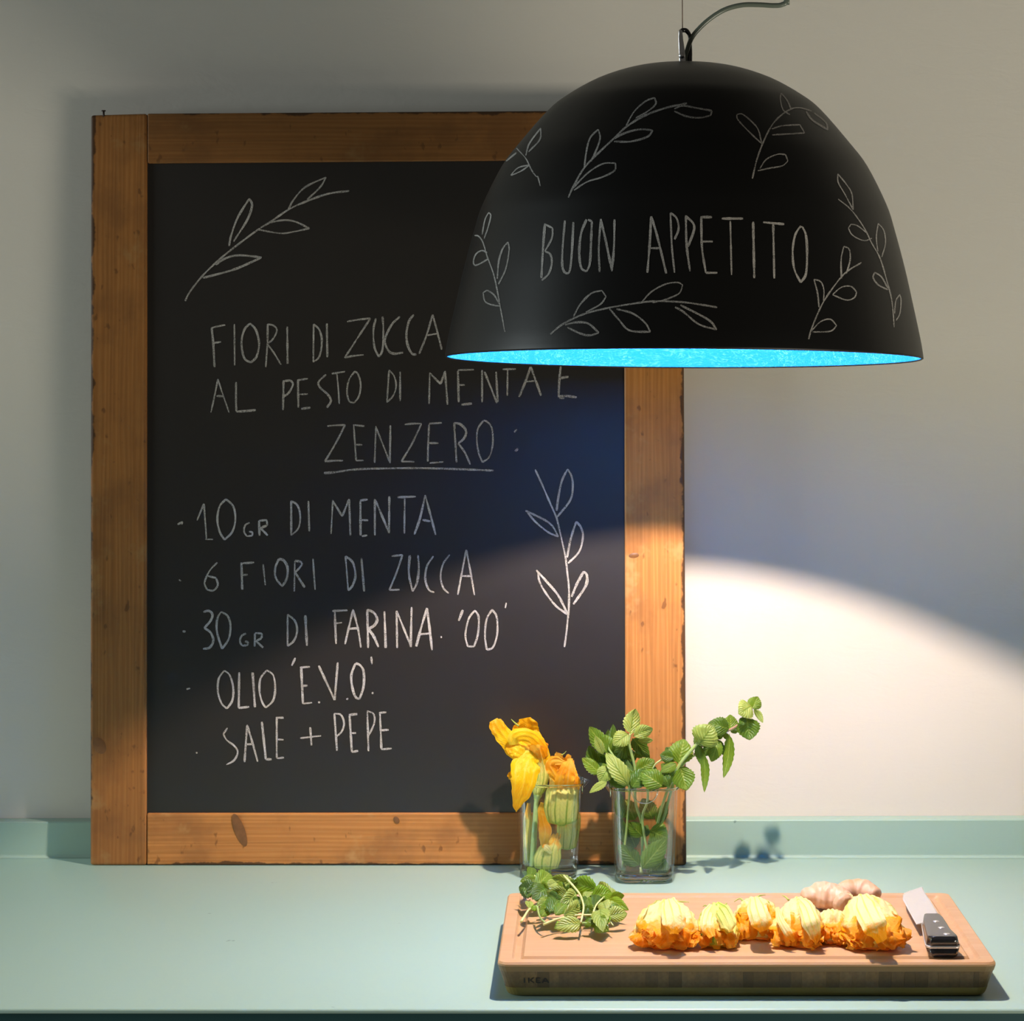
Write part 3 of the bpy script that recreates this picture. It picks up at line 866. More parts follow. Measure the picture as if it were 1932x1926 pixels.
# chrome cable clip on top of the shade
LY = 2.2
def lp(x, y, Y=LY):
    return at(1250 + x / 7.728, y / 7.728, Y)
fr = [(236, 450), (262, 432), (288, 445), (300, 560), (328, 760), (346, 975), (250, 975), (240, 760), (232, 560)]
V = [lp(x, y, LY - 0.006) for x, y in fr] + [lp(x, y, LY - 0.001) for x, y in fr]
n = len(fr)
mesh_obj('clip_plate', V, [tuple(range(n - 1, -1, -1))[::-1], tuple(range(n, 2 * n))[::-1]] + [(i, n + i, n + (i + 1) % n, (i + 1) % n) for i in range(n)], M['chrome'], lamp, smooth=False, bevel=0.0006, label='chrome wedge of the cable clip')
v, f = tube_vf([lp(395, 975, LY + 0.002), lp(398, 800, LY + 0.002), lp(402, 640, LY + 0.002), lp(396, 520, LY + 0.001), lp(350, 450, LY), lp(300, 440, LY - 0.001), lp(262, 455, LY - 0.003)], [0.0024, 0.0024, 0.0018, 0.0018, 0.0022, 0.0022, 0.0018], 12)
mesh_obj('clip_loop', v, f, M['black_plastic'], lamp, label='dark loop of the cable clip')
c = lp(280, 812, LY - 0.0062)
v, f = tube_vf([c, c + Vector((0, -0.0022, 0))], [0.0030, 0.0026], 16, 2)
mesh_obj('screw', v, f, M['chrome'], lamp)
v, f = tube_vf([lp(330, 985, LY), lp(330, 940, LY)], [0.0062, 0.0050], 20, 2)
mesh_obj('collar', v, f, M['chrome'], lamp)
v, f = tube_vf([lp(292, 440, LY - 0.002), lp(288, 0, LY), at(1286.5, -1500, LY)], [0.0005, 0.0005], 6, 3)
mesh_obj('suspension_wire', v, f, M['steel_wire'], lamp, label='thin steel suspension wire')
cp = [(1293, 119), (1294, 104), (1304, 74), (1318, 55), (1340, 35), (1368, 18), (1400, 9.5), (1432, 9), (1460, 10.5), (1476, 8.5), (1484, -2), (1485, -60), (1484, -700), (1470, -1480)]
v, f = tube_vf([at(x, y, LY) for x, y in cp], [0.0021, 0.0023, 0.0024, 0.0024, 0.0024, 0.0024], 12, 80)
mesh_obj('power_cable', v, f, M['cable'], lamp, label='grey-green power cable arching to the right')
cv, cf = box_vf(-2.2, 2.4, 1.0, WALL_Y, 2.555, 2.60)

# ------------------------------------------------------------------ cutting board
CX, CY = 0.1430, 2.2230
HW, HD = 0.2250, 0.1400
T_ = 0.9330
def rrect(hw, hd, r, z, n=5):
    out = []
    for cx, cy, a0 in ((hw - r, hd - r, 0), (-hw + r, hd - r, 90), (-hw + r, -hd + r, 180), (hw - r, -hd + r, 270)):
        for k in range(n + 1):
            a = math.radians(a0 + 90 * k / n)
            out.append(Vector((CX + cx + r * math.cos(a), CY + cy + r * math.sin(a), z)))
    return out
def loft(loops, cap0=True, cap1=True):
    V, Fc = [], []
    n = len(loops[0])
    for L in loops:
        V += L
    for i in range(len(loops) - 1):
        for k in range(n):
            Fc.append((i * n + k, i * n + (k + 1) % n, (i + 1) * n + (k + 1) % n, (i + 1) * n + k))
    if cap0: Fc.append(tuple(range(n - 1, -1, -1)))
    if cap1: Fc.append(tuple((len(loops) - 1) * n + k for k in range(n)))
    return V, Fc
board = empty('cutting_board', (CX, CY, TOPZ), 'thick bamboo cutting board with a juice groove on the teal worktop', 'cutting board')
def inset_at(z):
    return 0.0090 * (T_ - 0.004 - z) / (T_ - 0.004 - TOPZ) if z < T_ - 0.004 else 0.0
def ring(z, extra=0.0, r=0.010):
    i = inset_at(z) + extra
    return rrect(HW - i, HD - i, max(0.002, r - extra), z)
ZT, ZB = T_ - 0.0085, 0.9090
ZM_ = T_ - 0.0034
m0, m1 = 0.0125, 0.0235
loops = [ring(ZM_), ring(T_ - 0.0018, 0.0001), ring(T_, 0.0016),
         rrect(HW - m0, HD - m0, 0.0035, T_)]
for k in range(1, 6):
    u = k / 6
    ins = m0 + (m1 - m0) * u
    loops.append(rrect(HW - ins, HD - ins, 0.0035 * (1 - u) + 0.001 * u + 0.0005, T_ - 0.0042 * math.sin(math.pi * u) ** 0.8))
loops.append(rrect(HW - m1, HD - m1, 0.001, T_))
v, f = loft(loops)
o = mesh_obj('top_layer', v, f, M['bamboo_top'], board, smooth=False)
o.data.polygons.foreach_set('use_smooth', [False] * len(o.data.polygons))
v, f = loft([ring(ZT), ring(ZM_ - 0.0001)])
mesh_obj('edge_band', v, f, M['bamboo_shaded'], board, smooth=False, label='brown bamboo layer under the top')
v, f = loft([ring(TOPZ + 0.0006, 0.0025), ring(TOPZ + 0.0020, 0.0006), ring(TOPZ + 0.004), ring(ZB)])
mesh_obj('bottom_layer', v, f, M['bamboo_bottom'], board, smooth=False)
v, f = loft([ring(ZB, 0.0004), ring(ZT, 0.0004)])
mesh_obj('core', v, f, M['bamboo_core'], board, smooth=False)
r2 = random.Random(3)
x = CX - HW + 0.0165
k = 0
while x < CX + HW - 0.0165:
    w = r2.uniform(0.0085, 0.0125)
    x1 = min(x + w, CX + HW - 0.0160)
    i0, i1 = inset_at(ZB), inset_at(ZT)
    g = 0.00008
    jj = r2.uniform(-0.00012, 0.00012)
    V = [(x + g, CY - HD + i0 + jj, ZB), (x1 - g, CY - HD + i0 + jj, ZB), (x1 - g, CY + HD - i0, ZB), (x + g, CY + HD - i0, ZB),
         (x + g, CY - HD + i1 + jj, ZT), (x1 - g, CY - HD + i1 + jj, ZT), (x1 - g, CY + HD - i1, ZT), (x + g, CY + HD - i1, ZT)]
    mesh_obj('stave', V, hexa_faces(), M['bamboo_core'], board, smooth=False)
    x = x1
    k += 1
def on_front(px, py):
    # front face of the core band
    Y = CY - HD + 0.004
    for _ in range(4):
        p = at(px, py, Y)
        Y = CY - HD + inset_at(p.z) - 0.0004
    return at(px, py, Y)
IK = (900, 1600, 3.864)
V, Fc = strokes_vf([[(346,944),(346,982)],[(378,944),(378,982)],[(414,944),(388,962),(416,982)],[(434,944),(434,982)],[(434,947),(464,947)],[(434,963),(460,963)],[(434,979),(464,979)],[(476,982),(498,946),(522,982)],[(486,970),(512,970)]], *IK, on_front, 3.3)
mesh_obj('burnt_lettering', V, Fc, M['brand_burn'], board, smooth=False, label='small burnt-in letters IKEA on the front edge')

# ------------------------------------------------------------------ knife
kn = empty('kitchen_knife', (0.325, 2.18, T_), 'kitchen knife with riveted black handle at the right of the cutting board', 'knife')
zb = T_ + 0.0105
K_ = (1680, 1660, 8.027)
def kp(x, y, z):
    return on_z(K_[0] + x / K_[2], K_[1] + y / K_[2], z)
outline = [(470, 103), (390, 130), (300, 160), (215, 190), (186, 235), (190, 300), (290, 490), (392, 672), (470, 650), (560, 622), (780, 612), (640, 370), (520, 190), (485, 112)]
top = [kp(x, y, zb + 0.0006) for x, y in outline]
c0 = sum(top, Vector()) / len(top)
bot = [Vector((p.x, p.y, zb - 0.0008)) for p in top]
# cutting edge (left side points) is thinned
for i in (1, 2, 3, 4, 5, 6, 7):
    bot[i].z = zb + 0.0003
n = len(outline)
def inner(P, s, dz):
    cc = sum(P, Vector()) / len(P)
    return [cc + (p - cc) * s + Vector((0, 0, dz)) for p in P]
ti = inner(top, 0.90, 0.0004)
V = bot + top + ti
Fc = [tuple(range(n))] + [(i, n + i, n + (i + 1) % n, (i + 1) % n) for i in range(n)] + [(n + i, 2 * n + i, 2 * n + (i + 1) % n, n + (i + 1) % n) for i in range(n)] + [tuple(2 * n + i for i in range(n))[::-1]]
mesh_obj('blade', V, Fc, M['steel'], kn, smooth=False, label='broad steel blade')
# handle sections: centre x, Y, half width
hs = [(0.3245, 2.186, 0.0085), (0.3235, 2.172, 0.0105), (0.3225, 2.150, 0.0118), (0.3215, 2.130, 0.0128), (0.3217, 2.112, 0.0146), (0.3218, 2.1015, 0.0150), (0.3218, 2.0965, 0.0120)]
def handle_part(name, z0, z1, grow, mat, curve, label=None):
    V, Fc = [], []
    nseg = 14
    P = catmull([(a, b, c) for a, b, c in hs], 25)
    for p in P:
        hw = p.z + grow
        for k in range(nseg + 1):
            u = -1 + 2 * k / nseg
            e = (1 - abs(u) ** 9.0) ** (1 / 2.6) if abs(u) < 1 else 0
            if curve > 0:
                z = z0 + (z1 - z0) * e
            elif curve < 0:
                z = z1 - (z1 - z0) * e
            else:
                z = z1
            V.append(Vector((p.x + u * hw, p.y, z)))
        for k in range(nseg + 1):
            u = -1 + 2 * k / nseg
            V.append(Vector((p.x + u * hw, p.y, z0 if curve >= 0 else z1)))
    m = 2 * (nseg + 1)
    for i in range(len(P) - 1):
        for k in range(nseg):
            a = i * m + k
            Fc.append((a, a + 1, a + m + 1, a + m))
            b = i * m + nseg + 1 + k
            Fc.append((b, b + m, b + m + 1, b + 1))
        Fc.append((i * m, i * m + m, i * m + m + nseg + 1, i * m + nseg + 1))
        a = i * m + nseg
        Fc.append((a, a + nseg + 1, a + m + nseg + 1, a + m))
    for i in (0, len(P) - 1):
        for k in range(nseg):
            a = i * m + k
            Fc.append((a, a + nseg + 1, a + nseg + 2, a + 1) if i == 0 else (a, a + 1, a + nseg + 2, a + nseg + 1))
    return mesh_obj(name, V, Fc, mat, kn, smooth=True, label=label)
handle_part('handle_scale', zb + 0.0012, zb + 0.0098, 0.0, M['black_plastic'], 1)
handle_part('handle_scale', zb - 0.0096, zb - 0.0012, 0.0, M['black_plastic'], -1)
handle_part('tang', zb - 0.0012, zb + 0.0012, 0.0004, M['steel'], 0, 'steel tang between the black scales')
for (x, y) in ((693, 628), (772, 722), (852, 820)):
    c = kp(x, y, zb + 0.0097)
    v, f = tube_vf([c + Vector((0, 0, -0.002)), c + Vector((0, 0, 0.0004))], [0.0030, 0.0030], 16, 2)
    mesh_obj('rivet', v, f, M['steel'], kn)
v, f = tube_vf([Vector((0.3243, 2.196, zb)), Vector((0.3243, 2.178, zb))], [0.0055, 0.0085], 14, 4)
v = [Vector((p.x * 1.0 + (p.x - 0.3243) * 0.35, p.y, zb + (p.z - zb) * 0.6)) for p in v]
mesh_obj('bolster', v, f, M['steel'], kn)

# ------------------------------------------------------------------ ginger
def blob_chain(pts, radii, sq=0.85, seed=0, n=20, steps=26, bumps=0.0016):
    P = catmull(pts, steps)
    V, Fc = [], []
    for i, p in enumerate(P):
        t = i / (steps - 1)
        d = (P[min(i + 1, steps - 1)] - P[max(i - 1, 0)]).normalized()
        up = Vector((0, 0, 1)); up = (up - d * up.dot(d)).normalized(); sd = d.cross(up)
        r = lerp_list(radii, t) * (math.sin(math.pi * min(max(t * 5, 0.02), 0.5)) if t < 0.1 else 1) * (math.sin(math.pi * min(max((1 - t) * 5, 0.02), 0.5)) if t > 0.9 else 1)
        r *= 1 + 0.035 * math.sin(t * 40 + seed)
        for k in range(n):
            a = 2 * math.pi * k / n
            q = p + (sd * math.cos(a) + up * math.sin(a) * sq) * r
            q += noise.noise_vector(q * 70 + Vector((seed, 0, 0))) * bumps
            V.append(q)
    for i in range(steps - 1):
        for k in range(n):
            Fc.append((i * n + k, i * n + (k + 1) % n, (i + 1) * n + (k + 1) % n, (i + 1) * n + k))
    Fc.append(tuple(range(n - 1, -1, -1))); Fc.append(tuple((steps - 1) * n + k for k in range(n)))
    return V, Fc
gz = T_ + 0.0135
def gp(px, py, z): return on_z(px, py, z)
gi = empty('ginger_root', tuple(gp(1585, 1708, T_)), 'knobbly piece of ginger root at the back of the cutting board', 'ginger')
g1 = blob_chain([gp(1514, 1693, gz), gp(1532, 1690, gz), gp(1558, 1690, gz), gp(1582, 1694, gz), gp(1604, 1700, gz)], [0.006, 0.0105, 0.0155, 0.0165, 0.0130, 0.0095], 0.82, 1)
g2 = blob_chain([gp(1580, 1690, gz + 0.001), gp(1603, 1681, gz), gp(1630, 1682, gz), gp(1648, 1686, gz), gp(1660, 1690, gz - 0.001)], [0.009, 0.0130, 0.0140, 0.0095, 0.0065], 0.85, 5)
g3 = blob_chain([gp(1580, 1700, gz), gp(1592, 1704, gz - 0.001), gp(1601, 1708, gz - 0.002)], [0.010, 0.0115, 0.0085], 0.85, 9)
o = mesh_obj('root_body', *join_vf(g1, g2, g3), M['ginger'], gi)
md = o.modifiers.new('remesh', 'REMESH'); md.mode = 'VOXEL'; md.voxel_size = 0.0011; md.use_smooth_shade = True
v, f = blob_chain([gp(1587, 1700, gz + 0.0), gp(1597, 1704, gz - 0.002), gp(1604, 1708, gz - 0.004)], [0.0095, 0.0112, 0.0075], 0.85, 9)
mesh_obj('broken_end', v, f, M['ginger_flesh'], gi, label='pale yellow broken end of the root')

# ------------------------------------------------------------------ leaves, stems
def view_dir(p):
    return (p - Vector((0, 0, CAMZ))).normalized()
def leaf(root, A, T, w, roll, tone, bend=0.10, fold=0.25, seed=0, narrow=0.8, zmin=None):
    A = Vector(A); T = Vector(T)
    ax = T - A
    L = ax.length
    ax.normalize()
    vd = view_dir((A + T) / 2)
    sd = ax.cross(vd).normalized()
    nr = sd.cross(ax).normalized()
    if nr.dot(vd) > 0: nr = -nr
    q = Matrix.Rotation(roll, 3, ax)
    sd = q @ sd; nr = q @ nr
    wd = w / max(0.35, abs(math.cos(roll)))
    rg = random.Random(seed)
    n, m = 16, 4
    V, Fc, uv = [], [], []
    tw = rg.uniform(-0.25, 0.25)
    for i in range(n + 1):
        t = i / n
        prof = math.sin(math.pi * t ** narrow) ** 0.72 if 0 < t < 1 else 0.03
        ser = 1.0 + (0.07 if i % 2 else -0.05) * (1 if 0 < i < n else 0)
        ts = tw * (t - 0.3)
        s2 = sd * math.cos(ts) + nr * math.sin(ts); n2 = nr * math.cos(ts) - sd * math.sin(ts)
        arch = bend * L * (4 * t * (1 - t)) - bend * 0.5 * L * t
        for j in range(-m, m + 1):
            u = j / m
            ww = wd * 0.5 * prof * (ser if abs(j) == m else 1)
            z = fold * wd * 0.5 * prof * (abs(u) ** 1.3) - 0.16 * wd * prof * (u ** 4) + 0.02 * wd * math.sin((t - abs(u) * 0.35) * 44) * (1 - abs(u) * 0.4)
            z += 0.06 * wd * noise.noise(Vector((t * 3, u * 1.5, seed * 1.7)))
            p = A + ax * (L * (t + 0.05 * abs(u) * (1 - t))) + s2 * (u * ww) + n2 * (arch + z)
            if zmin is not None and p.z < zmin: p.z = zmin + 0.0002 * rg.random()
            V.append(p)
            uv.append((0.5 + u * 0.5, t))
    c = 2 * m + 1
    for i in range(n):
        for j in range(2 * m):
            a = i * c + j
            Fc.append((a, a + 1, a + c + 1, a + c))
    return mesh_obj('leaf', V, Fc, M['leaf_' + tone], root, uvs=uv)

def stem(root, pts, r, mat='stem', name='stem', n=8):
    v, f = tube_vf(pts, r if isinstance(r, list) else [r, r], n)
    return mesh_obj(name, v, f, M[mat], root)

PXM = lambda px, Y: px / F * Y      # pixel size -> metres at distance Y
seedc = [0]
def px_leaf(root, b, t, w, tone, Yb, Yt, roll=None, bend=None, fold=0.25, zmin=None, grow=1.25, **kw):
    seedc[0] += 1
    rg = random.Random(seedc[0] * 13 + 5)
    if roll is None: roll = rg.uniform(-0.45, 0.45)
    if bend is None: bend = rg.uniform(-0.16, 0.22)
    return leaf(root, at(b[0], b[1], Yb), at(t[0], t[1], Yt), PXM(w * grow, (Yb + Yt) / 2), roll, tone, bend, fold, seedc[0], zmin=zmin, **kw)

# ------------------------------------------------------------------ tumblers
def tumbler(cx, cy, label, spout_dir):
    root = empty('glass_tumbler', (cx, cy, TOPZ), label, 'glass')
    def rr(h, z, r, n=6):
        out = []
        for sx, sy, a0 in ((1, 1, 0), (-1, 1, 90), (-1, -1, 180), (1, -1, 270)):
            for k in range(n + 1):
                a = math.radians(a0 + 90 * k / n)
                out.append(Vector((cx + sx * (h - r) + r * math.cos(a), cy + sy * (h - r) + r * math.sin(a), TOPZ + z)))
        return out
    outer = [(0.0262, 0.0006, 0.008), (0.0285, 0.0016, 0.010), (0.0305, 0.0042, 0.012), (0.0322, 0.0090, 0.0135), (0.0332, 0.018, 0.0145), (0.0346, 0.045, 0.0155), (0.0360, 0.080, 0.0165), (0.0368, 0.1035, 0.017)]
    th = 0.0026
    inner_ = [(0.0366 - th, 0.1035, 0.0155), (0.0358 - th, 0.080, 0.015), (0.0345 - th, 0.045, 0.014), (0.0330 - th, 0.022, 0.013), (0.0316 - th, 0.0150, 0.012), (0.0292 - th, 0.0122, 0.010), (0.022, 0.0115, 0.008)]
    v, f = loft([rr(*o) for o in outer], True, False)
    mesh_obj('outer_wall', v, f, M['glass'], root)
    v, f = loft([rr(*o) for o in inner_], False, True)
    mesh_obj('inner_wall', v, f, M['glass'], root)
    # thick base between the two skins: a solid slug of glass
    v, f = loft([rr(0.0255, 0.0012, 0.008), rr(0.0300, 0.0048, 0.012), rr(0.0312, 0.0092, 0.0128), rr(0.0296, 0.0108, 0.011), rr(0.0262, 0.0112, 0.009)])
    mesh_obj('thick_base', v, f, M['glass_base'], root)
    # rolled rim
    loop = rr(0.0370, 0.1050, 0.017)
    n = len(loop)
    V, Fc = [], []
    for i, p in enumerate(loop):
        d = (loop[(i + 1) % n] - loop[i - 1]).normalized()
        out = Vector((d.y, -d.x, 0))
        for k in range(8):
            a = 2 * math.pi * k / 8
            V.append(p + (out * math.cos(a) * 0.0019 + Vector((0, 0, 1)) * math.sin(a) * 0.0016))
    for i in range(n):
        for k in range(8):
            Fc.append((i * 8 + k, ((i + 1) % n) * 8 + k, ((i + 1) % n) * 8 + (k + 1) % 8, i * 8 + (k + 1) % 8))
    mesh_obj('rim', V, Fc, M['glass_rim'], root)
    # semicircular pouring lip below the rim
    for dirx, diry in spout_dir:
        o_ = Vector((dirx, diry, 0)); s_ = Vector((-diry, dirx, 0))
        V, Fc = [], []
        RR, KK = 8, 18
        for r in range(RR + 1):
            for k in range(KK + 1):
                a = math.pi * k / KK
                rr_ = 0.0145 * r / RR
                u = rr_ * math.cos(a); z = -rr_ * math.sin(a)
                push = 0.0085 * (1 - (r / RR) ** 2) * (1 - 0.75 * math.sin(a) * r / RR)
                h = 0.0366 + z * 0.03
                V.append(Vector((cx, cy, TOPZ + 0.1052 + z)) + o_ * (h + push + 0.0004) + s_ * u)
        for r in range(RR):
            for k in range(KK):
                a = r * (KK + 1) + k
                Fc.append((a, a + 1, a + KK + 2, a + KK + 1))
        lip = mesh_obj('pouring_lip', V, Fc, M['glass'], root)
        pts = []
        for k in range(15):
            a = math.pi * k / 14
            pts.append(Vector((cx, cy, TOPZ + 0.1052 - 0.0145 * math.sin(a))) + o_ * 0.0372 + s_ * 0.0145 * math.cos(a))
        v, f = tube_vf(pts, [0.0007, 0.0007], 6, 29)
        mesh_obj('lip_ridge', v, f, M['glass_rim'], lip)
    return root
G1 = (-0.0438, 2.603)
G2 = (0.0618, 2.579)
tumbler(*G1, 'clear square tumbler holding yellow squash blossoms, left of the mint', [(1, 0)])
tumbler(*G2, 'clear square tumbler holding fresh mint, right of the blossoms', [(0, -1), (-1, 0)])

# ------------------------------------------------------------------ mint in the right-hand tumbler
GRP = None
def sprig(label, foot):
    return empty('mint_sprig', tuple(foot), label, 'mint sprig')
# 1: upright middle sprig
s = sprig('upright mint sprig at the centre of the right glass, its top leaf pointing up', at(1210, 1645, 2.575))
stem(s, [at(1210, 1648, 2.575), at(1212, 1584, 2.575), at(1210, 1550, 2.58), at(1199, 1512, 2.58), at(1198, 1452, 2.575), at(1191, 1420, 2.572), at(1187, 1400, 2.57), at(1189, 1384, 2.57)], [0.0015, 0.0016, 0.0016, 0.0015, 0.0012])
for b, t, w, tone, Y1, Y2, ro in [((1190, 1386), (1198, 1337), 25, 'pale', 2.57, 2.575, 0.5), ((1194, 1389), (1232, 1373), 21, 'pale', 2.568, 2.56, 0.2), ((1203, 1397), (1232, 1396), 11, 'pale', 2.575, 2.57, 0.5),
    ((1192, 1392), (1225, 1430), 22, 'dark', 2.575, 2.585, 0.2), ((1186, 1384), (1157, 1405), 26, 'pale', 2.572, 2.565, 0.1), ((1186, 1396), (1160, 1434), 27, 'dark', 2.58, 2.588, 0.3),
    ((1200, 1456), (1235, 1434), 26, 'mid', 2.57, 2.575, 0.2), ((1196, 1458), (1168, 1432), 20, 'dark', 2.572, 2.58, 0.2), ((1213, 1578), (1186, 1552), 23, 'mid', 2.565, 2.558, 0.2),
    ((1212, 1580), (1222, 1556), 14, 'dark', 2.585, 2.59, 0.3)]:
    px_leaf(s, b, t, w, tone, Y1, Y2, ro)
# 2: left sprig
s = sprig('mint sprig leaning left over the rim of the right glass', at(1180, 1640, 2.585))
stem(s, [at(1174, 1640, 2.585), at(1179, 1592, 2.585), at(1185, 1530, 2.58), at(1187, 1484, 2.572), at(1176, 1455, 2.57), at(1160, 1430, 2.57), at(1150, 1415, 2.572), at(1146, 1405, 2.574)], [0.0012, 0.0013, 0.0011])
for b, t, w, tone, Y1, Y2, ro in [((1146, 1420), (1112, 1371), 25, 'mid', 2.568, 2.565, 0.25), ((1138, 1424), (1123, 1388), 14, 'pale', 2.560, 2.555, 0.1), ((1156, 1422), (1136, 1386), 26, 'mid', 2.575, 2.58, -0.3),
    ((1157, 1410), (1157, 1366), 13, 'dark', 2.585, 2.59, 0.2), ((1150, 1400), (1147, 1376), 9, 'dark', 2.588, 2.59, 0.3), ((1132, 1456), (1110, 1407), 22, 'dark', 2.57, 2.575, 0.4), ((1134, 1460), (1098, 1430), 20, 'mid', 2.563, 2.56, 0.5),
    ((1148, 1460), (1118, 1424), 24, 'dark', 2.585, 2.59, 0.1), ((1150, 1446), (1131, 1475), 25, 'pale', 2.553, 2.548, 0.1), ((1158, 1470), (1130, 1438), 16, 'mid', 2.565, 2.57, 0.2)]:
    px_leaf(s, b, t, w, tone, Y1, Y2, ro)
# 3: front sprig with big leaves resting on the rim
s = sprig('mint sprig with broad leaves resting on the front rim of the right glass', at(1222, 1640, 2.56))
stem(s, [at(1228, 1642, 2.565), at(1212, 1550, 2.56), at(1221, 1514, 2.56), at(1222, 1488, 2.56), at(1218, 1474, 2.556), at(1214, 1462, 2.555)], [0.0014, 0.0014, 0.0010])
for b, t, w, tone, Y1, Y2, ro in [((1186, 1485), (1144, 1420), 27, 'pale', 2.550, 2.552, 0.15), ((1146, 1474), (1112, 1495), 12, 'pale', 2.548, 2.542, 0.3), ((1182, 1484), (1146, 1470), 13, 'dark', 2.556, 2.56, 0.2),
    ((1192, 1486), (1218, 1450), 27, 'dark', 2.556, 2.56, -0.3), ((1251, 1484), (1209, 1456), 33, 'mid', 2.545, 2.548, 0.1), ((1186, 1482), (1182, 1450), 20, 'mid', 2.562, 2.566, 0.3), ((1206, 1488), (1196, 1456), 22, 'dark', 2.57, 2.575, 0.3),
    ((1262, 1486), (1249, 1453), 18, 'dark', 2.552, 2.556, 0.3), ((1222, 1486), (1236, 1446), 22, 'dark', 2.580, 2.585, 0.3), ((1172, 1480), (1158, 1450), 20, 'dark', 2.570, 2.575, 0.2)]:
    px_leaf(s, b, t, w, tone, Y1, Y2, ro)
stem(s, [at(1231, 1450, 2.565), at(1238, 1440, 2.562), at(1249, 1433, 2.56)], [0.0008, 0.0011], 'stem_pale', 'side_shoot')
# 4: right sprig ending in a pale open leaf
s = sprig('mint sprig leaning right with a pale open leaf, green stem', at(1236, 1642, 2.57))
stem(s, [at(1226, 1645, 2.575), at(1241, 1552, 2.575), at(1258, 1495, 2.565), at(1270, 1468, 2.56), at(1284, 1440, 2.56), at(1302, 1418, 2.56), at(1317, 1401, 2.56), at(1328, 1390, 2.56)], [0.0014, 0.0016, 0.0019, 0.0019, 0.0013])
for b, t, w, tone, Y1, Y2, ro in [((1318, 1405), (1345, 1369), 43, 'pale', 2.557, 2.552, 0.1), ((1279, 1442), (1291, 1394), 37, 'mid', 2.565, 2.57, 0.15), ((1272, 1430), (1245, 1424), 20, 'dark', 2.558, 2.555, 0.1), ((1278, 1436), (1256, 1410), 22, 'dark', 2.572, 2.578, 0.1),
    ((1278, 1440), (1246, 1456), 15, 'mid', 2.555, 2.552, 0.2), ((1276, 1446), (1250, 1464), 20, 'dark', 2.562, 2.565, 0.2), ((1283, 1447), (1296, 1491), 35, 'mid', 2.555, 2.55, 0.15),
    ((1316, 1404), (1323, 1442), 14, 'dark', 2.565, 2.565, 0.2), ((1326, 1418), (1330, 1494), 13, 'mid', 2.556, 2.553, 0.3)]:
    px_leaf(s, b, t, w, tone, Y1, Y2, ro)
# 5: longest sprig, reddish stem
s = sprig('longest mint sprig with a reddish stem reaching far right of the glass', at(1245, 1640, 2.585))
stem(s, [at(1216, 1644, 2.588), at(1250, 1550, 2.59), at(1270, 1480, 2.588), at(1290, 1440, 2.585), at(1312, 1423, 2.582)], [0.0013, 0.0015, 0.0015], 'stem')
stem(s, [at(1310, 1424, 2.582), at(1328, 1404, 2.58), at(1350, 1387, 2.577), at(1374, 1378, 2.574), at(1393, 1367, 2.572), at(1402, 1354, 2.572), at(1410, 1342, 2.572), at(1420, 1336, 2.572)], [0.0015, 0.0014, 0.0013, 0.0010], 'stem_red')
for b, t, w, tone, Y1, Y2, ro in [((1376, 1376), (1337, 1364), 28, 'dark', 2.57, 2.565, 0.15), ((1381, 1380), (1377, 1348), 22, 'mid', 2.578, 2.582, 0.3), ((1384, 1374), (1388, 1384), 12, 'dark', 2.58, 2.582, 0.3),
    ((1418, 1332), (1394, 1346), 31, 'pale', 2.568, 2.56, 0.1), ((1419, 1338), (1430, 1314), 22, 'mid', 2.574, 2.578, 0.2), ((1422, 1337), (1440, 1363), 10, 'pale', 2.572, 2.57, 0.4),
    ((1408, 1353), (1415, 1396), 36, 'dark', 2.568, 2.565, 0.1), ((1407, 1354), (1395, 1366), 12, 'dark', 2.566, 2.562, 0.2), ((1376, 1383), (1367, 1467), 17, 'mid', 2.572, 2.568, 0.3),
    ((1357, 1396), (1342, 1437), 22, 'mid', 2.57, 2.568, 0.2), ((1347, 1400), (1328, 1426), 18, 'dark', 2.576, 2.576, 0.2), ((1364, 1380), (1346, 1391), 16, 'dark', 2.58, 2.58, 0.2), ((1354, 1394), (1364, 1424), 12, 'dark', 2.577, 2.577, 0.4)]:
    px_leaf(s, b, t, w, tone, Y1, Y2, ro)
# leaves standing low inside the glass
s = sprig('short mint sprig standing low inside the right glass near its bottom', at(1210, 1648, 2.565))
stem(s, [at(1210, 1648, 2.562), at(1209, 1636, 2.562)], [0.0020, 0.0016], 'stem_pale')
for b, t, w, tone, Y1, Y2, ro in [((1210, 1640), (1258, 1582), 31, 'mid', 2.560, 2.562, 0.1), ((1208, 1634), (1167, 1594), 27, 'dark', 2.565, 2.57, 0.1), ((1225, 1566), (1260, 1582), 35, 'mid', 2.568, 2.566, 0.1), ((1257, 1620), (1231, 1646), 29, 'dark', 2.568, 2.57, 0.1)]:
    px_leaf(s, b, t, w, tone, Y1, Y2, ro, bend=0.04, fold=0.12)
s = sprig('mint sprig pressed against the left inside of the right glass', at(1172, 1600, 2.59))
stem(s, [at(1180, 1640, 2.592), at(1176, 1590, 2.592), at(1172, 1530, 2.59), at(1170, 1496, 2.588)], [0.0009, 0.0010])
for b, t, w, tone, Y1, Y2, ro in [((1173, 1548), (1168, 1494), 18, 'dark', 2.582, 2.582, 0.1), ((1178, 1592), (1170, 1540), 16, 'dark', 2.585, 2.585, 0.1), ((1198, 1548), (1180, 1508), 26, 'mid', 2.592, 2.592, 0.2), ((1200, 1600), (1182, 1560), 26, 'dark', 2.595, 2.595, 0.2),
    ((1240, 1556), (1258, 1512), 18, 'dark', 2.598, 2.598, 0.1), ((1232, 1546), (1212, 1506), 28, 'dark', 2.60, 2.60, 0.1), ((1246, 1604), (1226, 1578), 24, 'dark', 2.60, 2.60, 0.2)]:
    px_leaf(s, b, t, w, tone, Y1, Y2, ro, bend=0.03, fold=0.12)

